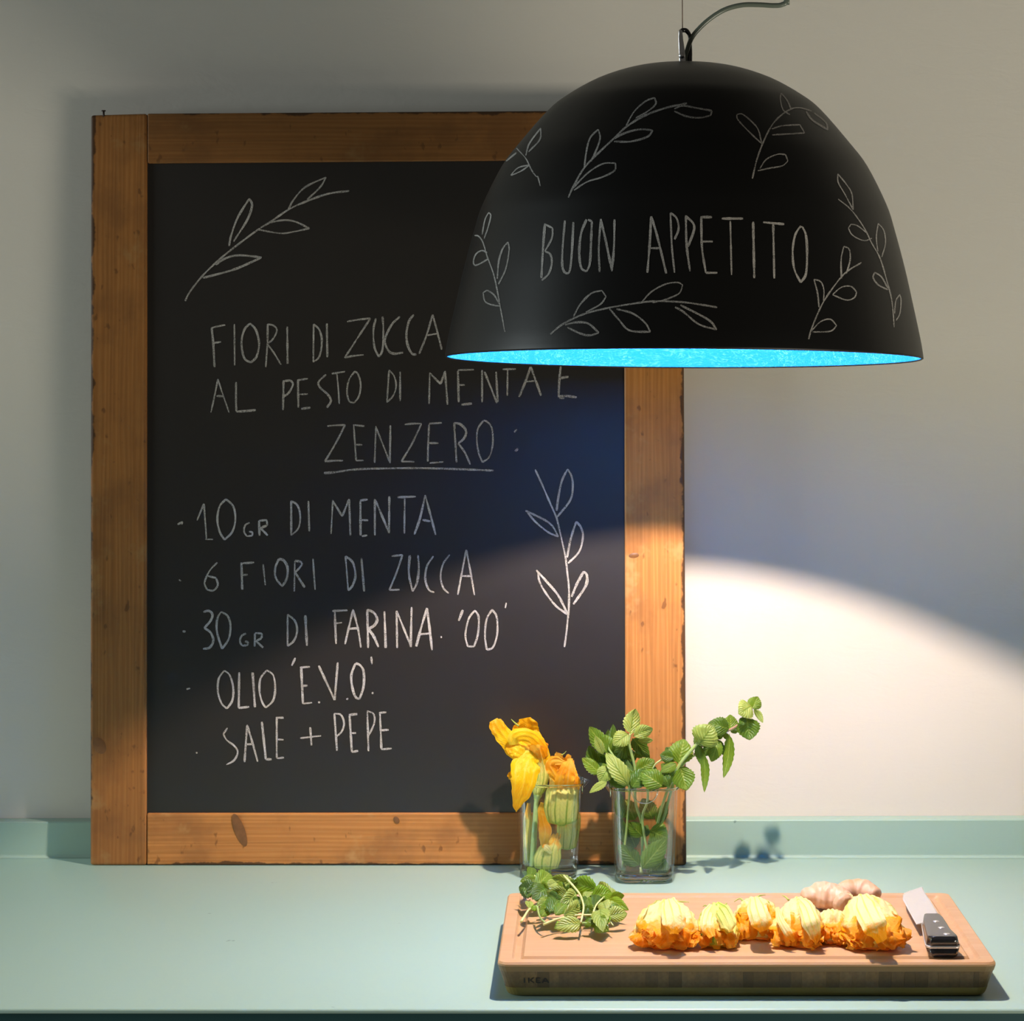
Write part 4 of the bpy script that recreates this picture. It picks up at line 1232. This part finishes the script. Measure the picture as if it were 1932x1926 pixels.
# ------------------------------------------------------------------ petals
def ribbon_petal(root, path, widths, rolls, cup=0.25, ruffle=0.10, mat='petal_gold', seed=1, nu=14, nv=30, name='petal', zmin=None):
    P = catmull(path, nv)
    V, Fc, uv = [], [], []
    for i, p in enumerate(P):
        t = i / (nv - 1)
        d = (P[min(i + 1, nv - 1)] - P[max(i - 1, 0)]).normalized()
        vd = view_dir(p)
        sd = d.cross(vd)
        if sd.length < 0.15:
            sd = sd + Vector((0.3, 0, 0))
        sd.normalize()
        nr = sd.cross(d).normalized()
        if nr.dot(vd) > 0: nr = -nr
        q = Matrix.Rotation(lerp_list(rolls, t), 3, d)
        sd = q @ sd; nr = q @ nr
        w = lerp_list(widths, t)
        for j in range(nu + 1):
            u = -1 + 2 * j / nu
            ed = abs(u) ** 2
            z = cup * w * (0.5 - u * u * 0.5) + 0.015 * w * math.cos(u * 3 * math.pi) + ruffle * w * ed * noise.noise(Vector((t * 9, u * 2, seed * 3.1))) * 1.6
            z += 0.05 * w * noise.noise(Vector((t * 5, u * 3, seed * 1.3)))
            ww = w * (1 + ruffle * 0.8 * ed * noise.noise(Vector((t * 14, u, seed * 7.7))))
            q_ = p + sd * (u * ww * 0.5) + nr * z
            if zmin is not None and q_.z < zmin: q_.z = zmin
            V.append(q_)
            uv.append((0.5 + 0.5 * u, t))
    for i in range(nv - 1):
        for j in range(nu):
            a = i * (nu + 1) + j
            Fc.append((a, a + 1, a + nu + 2, a + nu + 1))
    return mesh_obj(name, V, Fc, M[mat], root, uvs=uv)

def bell(root, pts, ra, rb, X, U, mat, seed, crump=0.002, nrib=15, npet=5, zmin=None, span=0.80, th0=0.0, ribamp=0.035, nv=26):
    """closed or half-open blossom of npet overlapping petals round an axis"""
    P = catmull(pts, nv)
    for k in range(npet):
        V, Fc, uv = [], [], []
        nu = 16
        tc = th0 + 2 * math.pi * k / npet
        off = 1.0 + (0.035 if k % 2 else 0.0)
        for i, p in enumerate(P):
            v = i / (nv - 1)
            for j in range(nu + 1):
                u = -1 + 2 * j / nu
                th = tc + u * span
                vv = v * (1 - 0.16 * u * u)
                pp = P[min(nv - 1, int(vv * (nv - 1)))]
                fr = vv * (nv - 1) - int(vv * (nv - 1))
                pp = pp.lerp(P[min(nv - 1, int(vv * (nv - 1)) + 1)], fr)
                r_a = lerp_list(ra, vv) * off; r_b = lerp_list(rb, vv) * off
                rib = 1 + ribamp * math.cos(nrib * th) * smooth01(0, 0.2, vv)
                fold = 1 + 0.10 * smooth01(0.4, 1, vv) * math.cos(7 * th + seed)
                q = pp + X * (math.cos(th) * r_a * rib * fold) + U * (math.sin(th) * r_b * rib * fold)
                cr = crump * smooth01(0.35, 0.9, vv)
                q += noise.noise_vector(q * 95 + Vector((seed * 5.3, k * 0.7, 0))) * cr * 1.4
                q += noise.noise_vector(q * 210 + Vector((seed * 2.3, k * 1.7, 0))) * cr * 0.5
                q += noise.noise_vector(q * 45 + Vector((seed, k * 3.0, 0))) * crump * 1.2 * vv
                if zmin is not None and q.z < zmin: q.z = zmin + 0.0003 * (k + 1)
                V.append(q)
                uv.append((0.5 + 0.5 * u, v))
        for i in range(nv - 1):
            for j in range(nu):
                a = i * (nu + 1) + j
                Fc.append((a, a + 1, a + nu + 2, a + nu + 1))
        mesh_obj('petal', V, Fc, M[mat], root, uvs=uv)

# ---- blossoms in the left tumbler
P5 = (910, 1340, 8.755)
def q5(x, y, Y): return at(P5[0] + x / P5[2], P5[1] + y / P5[2], Y)
XX = Vector((1, 0, 0)); YYv = Vector((0, 1, 0)); ZZ = Vector((0, 0, 1))
GOLD = 'petal_gold'
s = empty('squash_blossom', tuple(at(1008, 1640, 2.60)), 'open golden squash blossom with a hanging petal, tallest in the left glass', 'flower')
stem(s, [at(1004, 1645, 2.592), at(1007, 1590, 2.594), at(1010, 1540, 2.596), at(1012, 1512, 2.597), at(1015, 1498, 2.597)], [0.0036, 0.0034, 0.0028, 0.0028, 0.0050], 'flower_stem', n=14)
bell(s, [at(1012, 1508, 2.597), at(1018, 1486, 2.597), at(1022, 1460, 2.596), at(1020, 1438, 2.594), at(1012, 1418, 2.590), at(1002, 1400, 2.586)],
     [0.0028, 0.0075, 0.0086, 0.0090, 0.0125, 0.0175], [0.0028, 0.0075, 0.0086, 0.0090, 0.0120, 0.0150], XX, YYv, 'petal_green', 3, 0.0012, 15, 5)
W5 = lambda w: w / P5[2] / F * 2.58
ribbon_petal(s, [q5(930, 800, 2.584), q5(800, 790, 2.577), q5(720, 930, 2.568), q5(690, 1150, 2.562), q5(640, 1350, 2.562), q5(575, 1560, 2.564), q5(560, 1680, 2.566)], [W5(200), W5(420), W5(480), W5(420), W5(330), W5(150), W5(10)], [0.1, 0.0, -0.1, 0.0], 0.16, 0.14, GOLD, 11)
ribbon_petal(s, [q5(800, 800, 2.588), q5(560, 640, 2.585), q5(400, 470, 2.582), q5(290, 330, 2.580), q5(220, 220, 2.580), q5(185, 160, 2.581)], [W5(330), W5(330), W5(300), W5(270), W5(240), W5(150)], [0.1, 0.25, 0.2], 0.18, 0.13, GOLD, 12)
ribbon_petal(s, [q5(900, 760, 2.600), q5(780, 560, 2.602), q5(720, 380, 2.600), q5(720, 250, 2.597), q5(700, 130, 2.596)], [W5(360), W5(480), W5(470), W5(400), W5(200)], [0.0, 0.15, 0.1], -0.12, 0.16, GOLD, 13)
ribbon_petal(s, [q5(520, 560, 2.574), q5(540, 440, 2.572), q5(700, 400, 2.572), q5(860, 470, 2.576), q5(980, 620, 2.580), q5(1040, 760, 2.584)], [W5(170), W5(230), W5(220), W5(200), W5(190), W5(120)], [0.4, 0.2, 0.0, -0.2], 0.30, 0.10, GOLD, 14)
ribbon_petal(s, [q5(1010, 980, 2.590), q5(1020, 800, 2.586), q5(960, 600, 2.584), q5(900, 450, 2.588), q5(860, 330, 2.592)], [W5(120), W5(210), W5(230), W5(190), W5(80)], [0.2, 0.2, 0.0], 0.2, 0.10, GOLD, 15)
ribbon_petal(s, [q5(760, 760, 2.578), q5(600, 690, 2.574), q5(500, 640, 2.574), q5(400, 600, 2.577)], [W5(200), W5(240), W5(220), W5(100)], [0.0, 0.3], 0.2, 0.2, GOLD, 16)
ribbon_petal(s, [q5(620, 1000, 2.580), q5(540, 1080, 2.577), q5(480, 1060, 2.578), q5(450, 1020, 2.580)], [W5(200), W5(200), W5(160), W5(60)], [0.0, 0.3], 0.2, 0.2, GOLD, 17)
stem(s, [q5(600, 260, 2.592), q5(520, 190, 2.59), q5(478, 148, 2.589)], [0.0009, 0.0004], 'sepal', 'petal_tip')

s = empty('squash_blossom', tuple(at(1060, 1557, 2.595)), 'crumpled orange blossom poking out at the right of the left glass', 'flower')
bell(s, [at(1060, 1557, 2.59), at(1060, 1546, 2.59), at(1060, 1520, 2.59), at(1062, 1495, 2.59), at(1064, 1470, 2.59), at(1062, 1448, 2.592)],
     [0.004, 0.0165, 0.0185, 0.0178, 0.0145, 0.012], [0.004, 0.0165, 0.0180, 0.0178, 0.014, 0.010], XX, YYv, 'petal_green', 8, 0.0016, 20, 5, ribamp=0.05)
for k, (pa, wd, ro, sd_) in enumerate([
    ([q5(1250, 1150, 2.575), q5(1160, 1000, 2.570), q5(1120, 900, 2.568), q5(1200, 830, 2.568), q5(1380, 880, 2.572)], [150, 190, 170, 150, 60], [0.2, 0.0], 21),
    ([q5(1250, 1250, 2.572), q5(1290, 1080, 2.568), q5(1350, 930, 2.568), q5(1400, 850, 2.572)], [150, 140, 110, 50], [0.0, 0.1], 22),
    ([q5(1400, 1250, 2.575), q5(1420, 1100, 2.570), q5(1440, 940, 2.572), q5(1450, 800, 2.578)], [240, 230, 160, 100], [0.0, -0.2], 23),
    ([q5(1540, 1300, 2.580), q5(1540, 1180, 2.576), q5(1500, 1050, 2.578), q5(1480, 900, 2.584)], [130, 160, 140, 90], [-0.3, -0.1], 24),
    ([q5(1200, 1250, 2.590), q5(1180, 1000, 2.594), q5(1230, 830, 2.592), q5(1280, 700, 2.590)], [150, 200, 230, 120], [0.1, 0.3], 25),
    ([q5(1380, 1100, 2.594), q5(1400, 900, 2.594), q5(1440, 800, 2.590), q5(1480, 790, 2.586)], [250, 250, 160, 80], [0.0, 0.3], 26),
    ([q5(1100, 1000, 2.578), q5(1150, 1000, 2.576), q5(1260, 1000, 2.574)], [60, 100, 120], [0.2, 0.1], 27)]):
    ribbon_petal(s, pa, [W5(w) for w in wd], ro, 0.25, 0.25, 'petal_orange', sd_, nv=22)
stem(s, [q5(1300, 740, 2.588), q5(1350, 715, 2.587), q5(1385, 675, 2.586)], [0.0007, 0.0003], 'sepal', 'petal_tip')

s = empty('squash_blossom', tuple(at(1070, 1601, 2.61)), 'green-based squash blossom behind the crumpled one, low in the left glass', 'flower')
bell(s, [at(1070, 1602, 2.612), at(1070, 1596, 2.612), at(1072, 1575, 2.612), at(1074, 1545, 2.61), at(1072, 1515, 2.61)],
     [0.004, 0.0105, 0.0120, 0.0125, 0.008], [0.004, 0.009, 0.011, 0.011, 0.008], XX, YYv, 'petal_green', 5, 0.001, 20, 5)
s = empty('squash_blossom', tuple(at(1032, 1647, 2.59)), 'pale green squash blossom lying at the bottom of the left glass', 'flower')
bell(s, [at(1031, 1646, 2.588), at(1031, 1638, 2.588), at(1033, 1618, 2.588), at(1037, 1600, 2.588), at(1046, 1585, 2.588), at(1050, 1572, 2.588)],
     [0.004, 0.0125, 0.0145, 0.0125, 0.006, 0.0035], [0.004, 0.012, 0.0135, 0.012, 0.006, 0.003], XX, YYv, 'petal_green', 12, 0.001, 18, 5, ribamp=0.05)
P6 = (960, 1460, 8.756)
def q6(x, y, Y): return at(P6[0] + x / P6[2], P6[1] + y / P6[2], Y)
ribbon_petal(s, [q6(560, 1180, 2.580), q6(590, 1050, 2.574), q6(600, 920, 2.574), q6(560, 760, 2.576), q6(530, 600, 2.578), q6(550, 470, 2.58)], [W5(90), W5(190), W5(220), W5(130), W5(110), W5(50)], [0.0, 0.1], 0.25, 0.05, 'petal_orange', 31)
ribbon_petal(s, [q6(700, 1310, 2.574), q6(620, 1220, 2.572), q6(560, 1180, 2.574)], [W5(60), W5(110), W5(60)], [0.0, 0.1], 0.2, 0.05, 'petal_board', 32, nv=12)
# tall green calyx leaf behind the stem
ribbon_petal(s, [q6(330, 1560, 2.612), q6(320, 1200, 2.612), q6(310, 800, 2.612), q6(330, 480, 2.612)], [W5(130), W5(160), W5(150), W5(60)], [0.0, 0.1], 0.2, 0.03, 'petal_green', 33)

# ---- blossoms on the board
ZM = T_ + 0.0006
def board_blossom(label, bx, by, tx, ty, wa, hz, seed, green=False, nfr=7, tall=1.0, sepals=()):
    """bx,by: pixel of the back (stem end); tx,ty: pixel of the front on the board; wa: px width; hz: height m"""
    B = on_z(bx, by, T_ + hz * 0.62)
    Tp = on_z(tx, ty, T_ + 0.004)
    root = empty('squash_blossom', tuple((B + Tp) / 2 - Vector((0, 0, ((B + Tp) / 2).z - T_))), label, 'flower')
    wm = wa / 2 / F * 2.17
    ax = (Tp - B)
    side = Vector((ax.y, -ax.x, 0)).normalized()
    if side.x < 0: side = -side
    mid = B.lerp(Tp, 0.5)
    pts = [B, Vector((*B.lerp(Tp, 0.12).xy, T_ + hz * 0.52)), Vector((*mid.xy, T_ + hz * 0.48)), Vector((*B.lerp(Tp, 0.8).xy, T_ + hz * 0.36)), Vector((*Tp.xy, T_ + hz * 0.22))]
    bell(root, pts, [wm * 0.25, wm * 0.62, wm * 0.92, wm * 1.0, wm * 0.70], [hz * 0.16, hz * 0.40, hz * 0.52, hz * 0.42, hz * 0.22], side, ZZ, 'petal_green' if green else 'petal_board', seed, 0.0030, 17, 5, ZM, 0.82, seed * 0.9, 0.05)
    rg = random.Random(seed * 11)
    nfr = max(4, nfr - 2)
    for k in range(nfr):
        u = -1 + 2 * (k + 0.5) / nfr + rg.uniform(-0.08, 0.08)
        st = B.lerp(Tp, rg.uniform(0.64, 0.82)) + side * (u * wm * 0.8)
        st.z = T_ + hz * rg.uniform(0.40, 0.70) * (1 - 0.5 * u * u)
        en = Tp + side * (u * wm * 1.02) + Vector((0, rg.uniform(-0.004, 0.006), 0))
        en.z = T_ + rg.uniform(0.0015, 0.006)
        mm = st.lerp(en, 0.55) + Vector((rg.uniform(-0.002, 0.002), -0.006 - rg.uniform(0, 0.004), rg.uniform(0.0, 0.006)))
        w0 = wm * rg.uniform(0.42, 0.70)
        ribbon_petal(root, [st, mm, en], [w0 * 0.8, w0 * 1.3, w0 * rg.uniform(0.2, 0.9)], [rg.uniform(-0.9, 0.9), rg.uniform(-0.9, 0.9)], rg.choice([-0.35, 0.35, 0.5]), 0.42, 'petal_orange', seed * 31 + k, nu=10, nv=16, zmin=ZM, name='petal_fold')
    for sp in sepals:
        stem(root, [on_z(x, y, z) for x, y, z in sp], [0.0010, 0.0007, 0.0003], 'sepal', 'sepal', 6)
    return root
h0 = T_
board_blossom('plump pale yellow blossom, leftmost on the cutting board', 1262, 1712, 1256, 1787, 118, 0.034, 2, sepals=[[(1247, 1702, h0 + .022), (1241, 1699, h0 + .022), (1235, 1704, h0 + .018)], [(1277, 1702, h0 + .020), (1287, 1701, h0 + .020), (1300, 1702, h0 + .02)]])
board_blossom('small green-veined blossom, second from the left on the cutting board', 1352, 1718, 1352, 1784, 74, 0.031, 5, nfr=5, sepals=[[(1336, 1712, h0 + .018), (1331, 1708, h0 + .020), (1326, 1710, h0 + .018)], [(1366, 1710, h0 + .018), (1370, 1705, h0 + .020), (1372, 1704, h0 + .019)]], green=True)
board_blossom('pale blossom with orange edge, third from the left on the cutting board', 1424, 1708, 1428, 1768, 92, 0.033, 3, nfr=6, sepals=[[(1402, 1700, h0 + .020), (1396, 1695, h0 + .022), (1385, 1701, h0 + .018)], [(1427, 1697, h0 + .024), (1432, 1690, h0 + .026), (1444, 1688, h0 + .025)]])
board_blossom('ribbed pale blossom with pointed petals at the middle right of the row', 1510, 1708, 1502, 1783, 90, 0.034, 4, nfr=7, sepals=[[(1488, 1698, h0 + .020), (1482, 1692, h0 + .022), (1475, 1689, h0 + .022)]])
board_blossom('small crumpled orange blossom in front of the ginger, between two larger ones', 1568, 1728, 1574, 1776, 74, 0.026, 6, nfr=8, sepals=[[(1560, 1722, h0 + .02), (1565, 1716, h0 + .022), (1572, 1722, h0 + .02)]])
board_blossom('largest yellow and orange blossom, rightmost of the row by the knife', 1630, 1704, 1652, 1789, 116, 0.037, 7, nfr=8)
# long pointed petals lying over the middle blossoms
def over_petal(root, pts, w, mat, seed):
    ribbon_petal(root, [on_z(x, y, T_ + z) for x, y, z in pts], [x / F * 2.17 for x in w], [0.0, 0.0], 0.22, 0.10, mat, seed, nu=12, nv=24)
bl = [o for o in bpy.data.objects if o.name.startswith('squash_blossom') and o.parent is None]
over_petal(bl[7], [(1508, 1697, .034), (1520, 1712, .036), (1530, 1740, .028), (1538, 1765, .016), (1540, 1782, .008)], [16, 30, 34, 22, 3], 'petal_board', 71)
over_petal(bl[7], [(1466, 1712, .030), (1472, 1735, .026), (1486, 1758, .018), (1498, 1776, .010)], [8, 14, 16, 6], 'petal_board', 72)
#over_petal(bl[7], [(1502, 1758, .020), (1512, 1774, .012), (1524, 1794, .004)], [10, 17, 2], 'petal_board', 73)
over_petal(bl[9], [(1626, 1692, .040), (1634, 1712, .040), (1650, 1745, .032), (1664, 1775, .016)], [26, 48, 46, 22], 'petal_board', 74)
over_petal(bl[4], [(1262, 1698, .034), (1268, 1718, .036), (1272, 1742, .028), (1272, 1762, .020)], [26, 44, 44, 16], 'petal_board', 75)
over_petal(bl[6], [(1424, 1695, .034), (1428, 1714, .036), (1436, 1738, .028), (1442, 1756, .020)], [24, 38, 40, 18], 'petal_board', 76)
over_petal(bl[5], [(1352, 1706, .030), (1364, 1722, .030), (1374, 1742, .024), (1378, 1758, .018)], [16, 32, 32, 8], 'petal_green', 77)
over_petal(bl[5], [(1344, 1708, .030), (1336, 1725, .028), (1334, 1745, .022), (1344, 1768, .014)], [14, 24, 26, 14], 'petal_board', 78)

# ------------------------------------------------------------------ heap of cut mint on the board
def YP(py): return 2.335 - (py - 1640) * 0.00143
HZ = T_ + 0.0012
def heap_sprig(label, foot, leaves, stems):
    root = empty('mint_cutting', tuple(on_z(foot[0], foot[1], T_ + 0.0005)), label, 'mint sprig')
    for b, t, w, tone, dy in leaves:
        yb, yt = YP(b[1]) + dy, YP(t[1]) + dy
        px_leaf(root, b, t, w, tone, yb, yt, None, 0.12, 0.3, HZ, grow=1.45)
    for pts, r, mt, dy in stems:
        P = [at(x, y, YP(y) + dy) for x, y in pts]
        for p in P:
            if p.z < T_ + r: p.z = T_ + r
        stem(root, P, [r, r * 0.85], mt)
heap_sprig('dark mint cutting at the back left corner of the cutting board', (1008, 1690),
  [((1012, 1680), (978, 1674), 24, 'dark', 0.0), ((1034, 1676), (1006, 1694), 27, 'dark', -0.003), ((1008, 1675), (1039, 1644), 24, 'mid', -0.006), ((998, 1664), (1004, 1633), 13, 'dark', 0.0), ((1013, 1659), (982, 1662), 14, 'mid', -0.002), ((1004, 1668), (996, 1690), 18, 'dark', 0.004), ((1030, 1690), (1006, 1678), 22, 'dark', 0.008)],
  [([(999, 1645), (1008, 1652), (1016, 1660), (1030, 1672)], 0.0011, 'stem_pale', -0.004)])
heap_sprig('mint cutting with a long arched pale stem on top of the heap', (1098, 1738),
  [((1088, 1668), (1040, 1656), 18, 'pale', 0.0), ((1128, 1678), (1080, 1664), 27, 'bright', -0.006), ((1086, 1683), (1058, 1706), 20, 'pale', -0.022), ((1062, 1727), (1096, 1701), 19, 'pale', -0.022), ((1072, 1697), (1098, 1712), 16, 'dark', -0.010), ((1104, 1712), (1124, 1690), 20, 'dark', -0.012), ((1103, 1716), (1126, 1722), 18, 'mid', -0.010), ((1104, 1700), (1112, 1680), 10, 'pale', -0.020)],
  [([(1064, 1652), (1083, 1673), (1093, 1686), (1098, 1697), (1101, 1711), (1099, 1726), (1096, 1740)], 0.0011, 'stem_pale', -0.026)])
heap_sprig('bright green mint cutting at the right of the heap', (1140, 1700),
  [((1116, 1690), (1156, 1684), 25, 'bright', -0.012), ((1150, 1691), (1178, 1690), 13, 'bright', 0.0), ((1148, 1697), (1184, 1715), 16, 'bright', -0.004), ((1158, 1687), (1126, 1667), 17, 'pale', 0.004), ((1150, 1690), (1160, 1676), 10, 'pale', 0.0), ((1126, 1688), (1122, 1708), 12, 'dark', -0.016), ((1140, 1692), (1136, 1678), 14, 'mid', -0.006)],
  [([(1119, 1722), (1124, 1709), (1132, 1699), (1140, 1692)], 0.0009, 'stem_pale', -0.020)])
heap_sprig('mint cutting with a thick stem end at the front left of the heap', (1028, 1742),
  [((1036, 1723), (1057, 1695), 26, 'dark', -0.016), ((1047, 1727), (1072, 1704), 16, 'mid', -0.018), ((1032, 1698), (1014, 1707), 12, 'pale', -0.012), ((1036, 1706), (1016, 1722), 14, 'mid', -0.006), ((1072, 1684), (1031, 1684), 17, 'pale', -0.016), ((1034, 1686), (1056, 1698), 14, 'dark', -0.010), ((1020, 1730), (1036, 1716), 12, 'mid', -0.008)],
  [([(1026, 1744), (1040, 1738), (1055, 1733), (1084, 1727), (1122, 1726)], 0.0012, 'stem_pale', -0.010), ([(1014, 1710), (1016, 1722), (1020, 1732), (1028, 1740)], 0.0010, 'stem', -0.010)])
heap_sprig('mint cutting with a broad pale leaf at the very front of the heap', (1090, 1750),
  [((1100, 1743), (1046, 1749), 22, 'pale', -0.010), ((1062, 1744), (1048, 1752), 14, 'bright', -0.006), ((1134, 1716), (1136, 1752), 25, 'pale', -0.018), ((1126, 1736), (1146, 1755), 24, 'mid', -0.010), ((1120, 1744), (1102, 1738), 14, 'mid', -0.010), ((1146, 1728), (1142, 1746), 12, 'bright', -0.014)],
  [([(1098, 1741), (1112, 1743), (1124, 1742), (1134, 1738)], 0.0013, 'stem', -0.008), ([(1146, 1735), (1152, 1740), (1157, 1746)], 0.0008, 'stem_pale', -0.010)])
heap_sprig('mint cutting with ragged pale leaves at the right front of the heap', (1160, 1726),
  [((1146, 1720), (1137, 1698), 18, 'pale', -0.016), ((1144, 1728), (1184, 1722), 21, 'pale', -0.012), ((1150, 1716), (1160, 1702), 12, 'pale', -0.010), ((1146, 1724), (1170, 1708), 16, 'mid', -0.004), ((1150, 1728), (1176, 1728), 12, 'bright', -0.006)],
  [([(1122, 1728), (1134, 1727), (1148, 1724)], 0.0013, 'stem', -0.008)])
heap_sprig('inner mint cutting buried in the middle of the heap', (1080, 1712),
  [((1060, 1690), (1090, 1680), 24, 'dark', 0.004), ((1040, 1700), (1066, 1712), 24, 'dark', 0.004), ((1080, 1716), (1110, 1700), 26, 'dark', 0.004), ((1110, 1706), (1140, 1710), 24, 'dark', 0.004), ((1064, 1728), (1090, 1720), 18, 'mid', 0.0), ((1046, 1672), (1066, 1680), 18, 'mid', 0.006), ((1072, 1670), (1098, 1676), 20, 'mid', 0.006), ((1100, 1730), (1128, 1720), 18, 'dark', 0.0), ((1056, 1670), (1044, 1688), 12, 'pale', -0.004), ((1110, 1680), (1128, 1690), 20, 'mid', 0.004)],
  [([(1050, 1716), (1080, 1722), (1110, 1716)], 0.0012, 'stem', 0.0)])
heap_sprig('small pale mint stem piece lying over the left juice groove', (990, 1730),
  [((1000, 1716), (996, 1698), 10, 'pale', 0.0), ((1002, 1716), (1014, 1711), 8, 'bright', 0.0)],
  [([(983, 1739), (990, 1728), (998, 1716), (1008, 1711), (1016, 1709)], 0.0012, 'stem_pale', 0.0)])

# ------------------------------------------------------------------ groups and filler foliage
bouquet = [o for o in bpy.data.objects if o.type == 'EMPTY' and o.name.startswith('mint_sprig')]
bouquet.sort(key=lambda o: o.name)
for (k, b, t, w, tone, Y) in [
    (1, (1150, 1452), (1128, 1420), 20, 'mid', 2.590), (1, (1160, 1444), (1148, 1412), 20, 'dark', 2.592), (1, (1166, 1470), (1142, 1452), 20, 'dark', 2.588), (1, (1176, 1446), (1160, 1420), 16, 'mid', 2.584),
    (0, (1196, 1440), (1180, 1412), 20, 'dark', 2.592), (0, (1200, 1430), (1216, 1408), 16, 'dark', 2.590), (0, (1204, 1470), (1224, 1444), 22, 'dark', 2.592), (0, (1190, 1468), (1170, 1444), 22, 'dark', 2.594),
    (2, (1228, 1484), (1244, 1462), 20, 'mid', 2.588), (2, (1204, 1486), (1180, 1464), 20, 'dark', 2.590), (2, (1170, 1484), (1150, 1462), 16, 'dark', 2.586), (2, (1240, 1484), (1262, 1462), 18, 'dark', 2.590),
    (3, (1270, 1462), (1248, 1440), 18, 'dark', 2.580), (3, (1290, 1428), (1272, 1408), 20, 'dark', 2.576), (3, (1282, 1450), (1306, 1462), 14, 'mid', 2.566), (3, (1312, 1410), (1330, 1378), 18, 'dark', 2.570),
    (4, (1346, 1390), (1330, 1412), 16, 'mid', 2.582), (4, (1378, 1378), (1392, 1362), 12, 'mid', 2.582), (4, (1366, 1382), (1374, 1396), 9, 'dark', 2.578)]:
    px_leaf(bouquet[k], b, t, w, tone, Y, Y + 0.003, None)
heap = sorted([o for o in bpy.data.objects if o.type == 'EMPTY' and o.name.startswith('mint_cutting')], key=lambda o: o.name)
for (k, b, t, w, tone, dy) in [
    (6, (1028, 1706), (1046, 1716), 16, 'mid', 0.002), (6, (1090, 1694), (1070, 1702), 16, 'mid', -0.004), (6, (1112, 1716), (1090, 1710), 15, 'mid', -0.008), (6, (1120, 1700), (1142, 1704), 16, 'mid', -0.006),
    (6, (1060, 1736), (1086, 1732), 12, 'dark', 0.002), (6, (1118, 1734), (1140, 1730), 12, 'dark', 0.004), (6, (1066, 1664), (1084, 1676), 14, 'pale', 0.004), (6, (1100, 1668), (1122, 1680), 15, 'mid', 0.006),
    (3, (1020, 1702), (1036, 1694), 12, 'mid', -0.006), (3, (1046, 1706), (1034, 1722), 12, 'pale', -0.014), (5, (1140, 1712), (1158, 1718), 12, 'mid', -0.010), (4, (1110, 1738), (1130, 1746), 12, 'mid', -0.008),
    (1, (1080, 1690), (1060, 1698), 13, 'bright', -0.024), (1, (1108, 1694), (1116, 1712), 11, 'mid', -0.020), (1, (1050, 1664), (1030, 1672), 13, 'pale', -0.002), (2, (1128, 1696), (1148, 1704), 13, 'mid', -0.010),
    (0, (1020, 1668), (1036, 1680), 15, 'mid', -0.008), (0, (1016, 1672), (994, 1682), 16, 'dark', -0.004)]:
    yb, yt = YP(b[1]) + dy, YP(t[1]) + dy
    px_leaf(heap[k], b, t, w, tone, yb, yt, None, 0.12, 0.3, HZ, grow=1.35)
for o in bpy.data.objects:
    if o.parent is None and o.get('category'):
        if o.name.startswith('mint_sprig'): o['group'] = 'mint sprigs in the right glass'
        if o.name.startswith('mint_cutting'): o['group'] = 'heap of cut mint on the cutting board'
        if o.name.startswith('glass_tumbler'): o['group'] = 'square glass tumblers'
        if o.name.startswith('squash_blossom'): o['group'] = 'squash blossoms on the cutting board' if 'cutting board' in o['label'] or 'row' in o['label'] or 'ginger' in o['label'] else 'squash blossoms in the left glass'
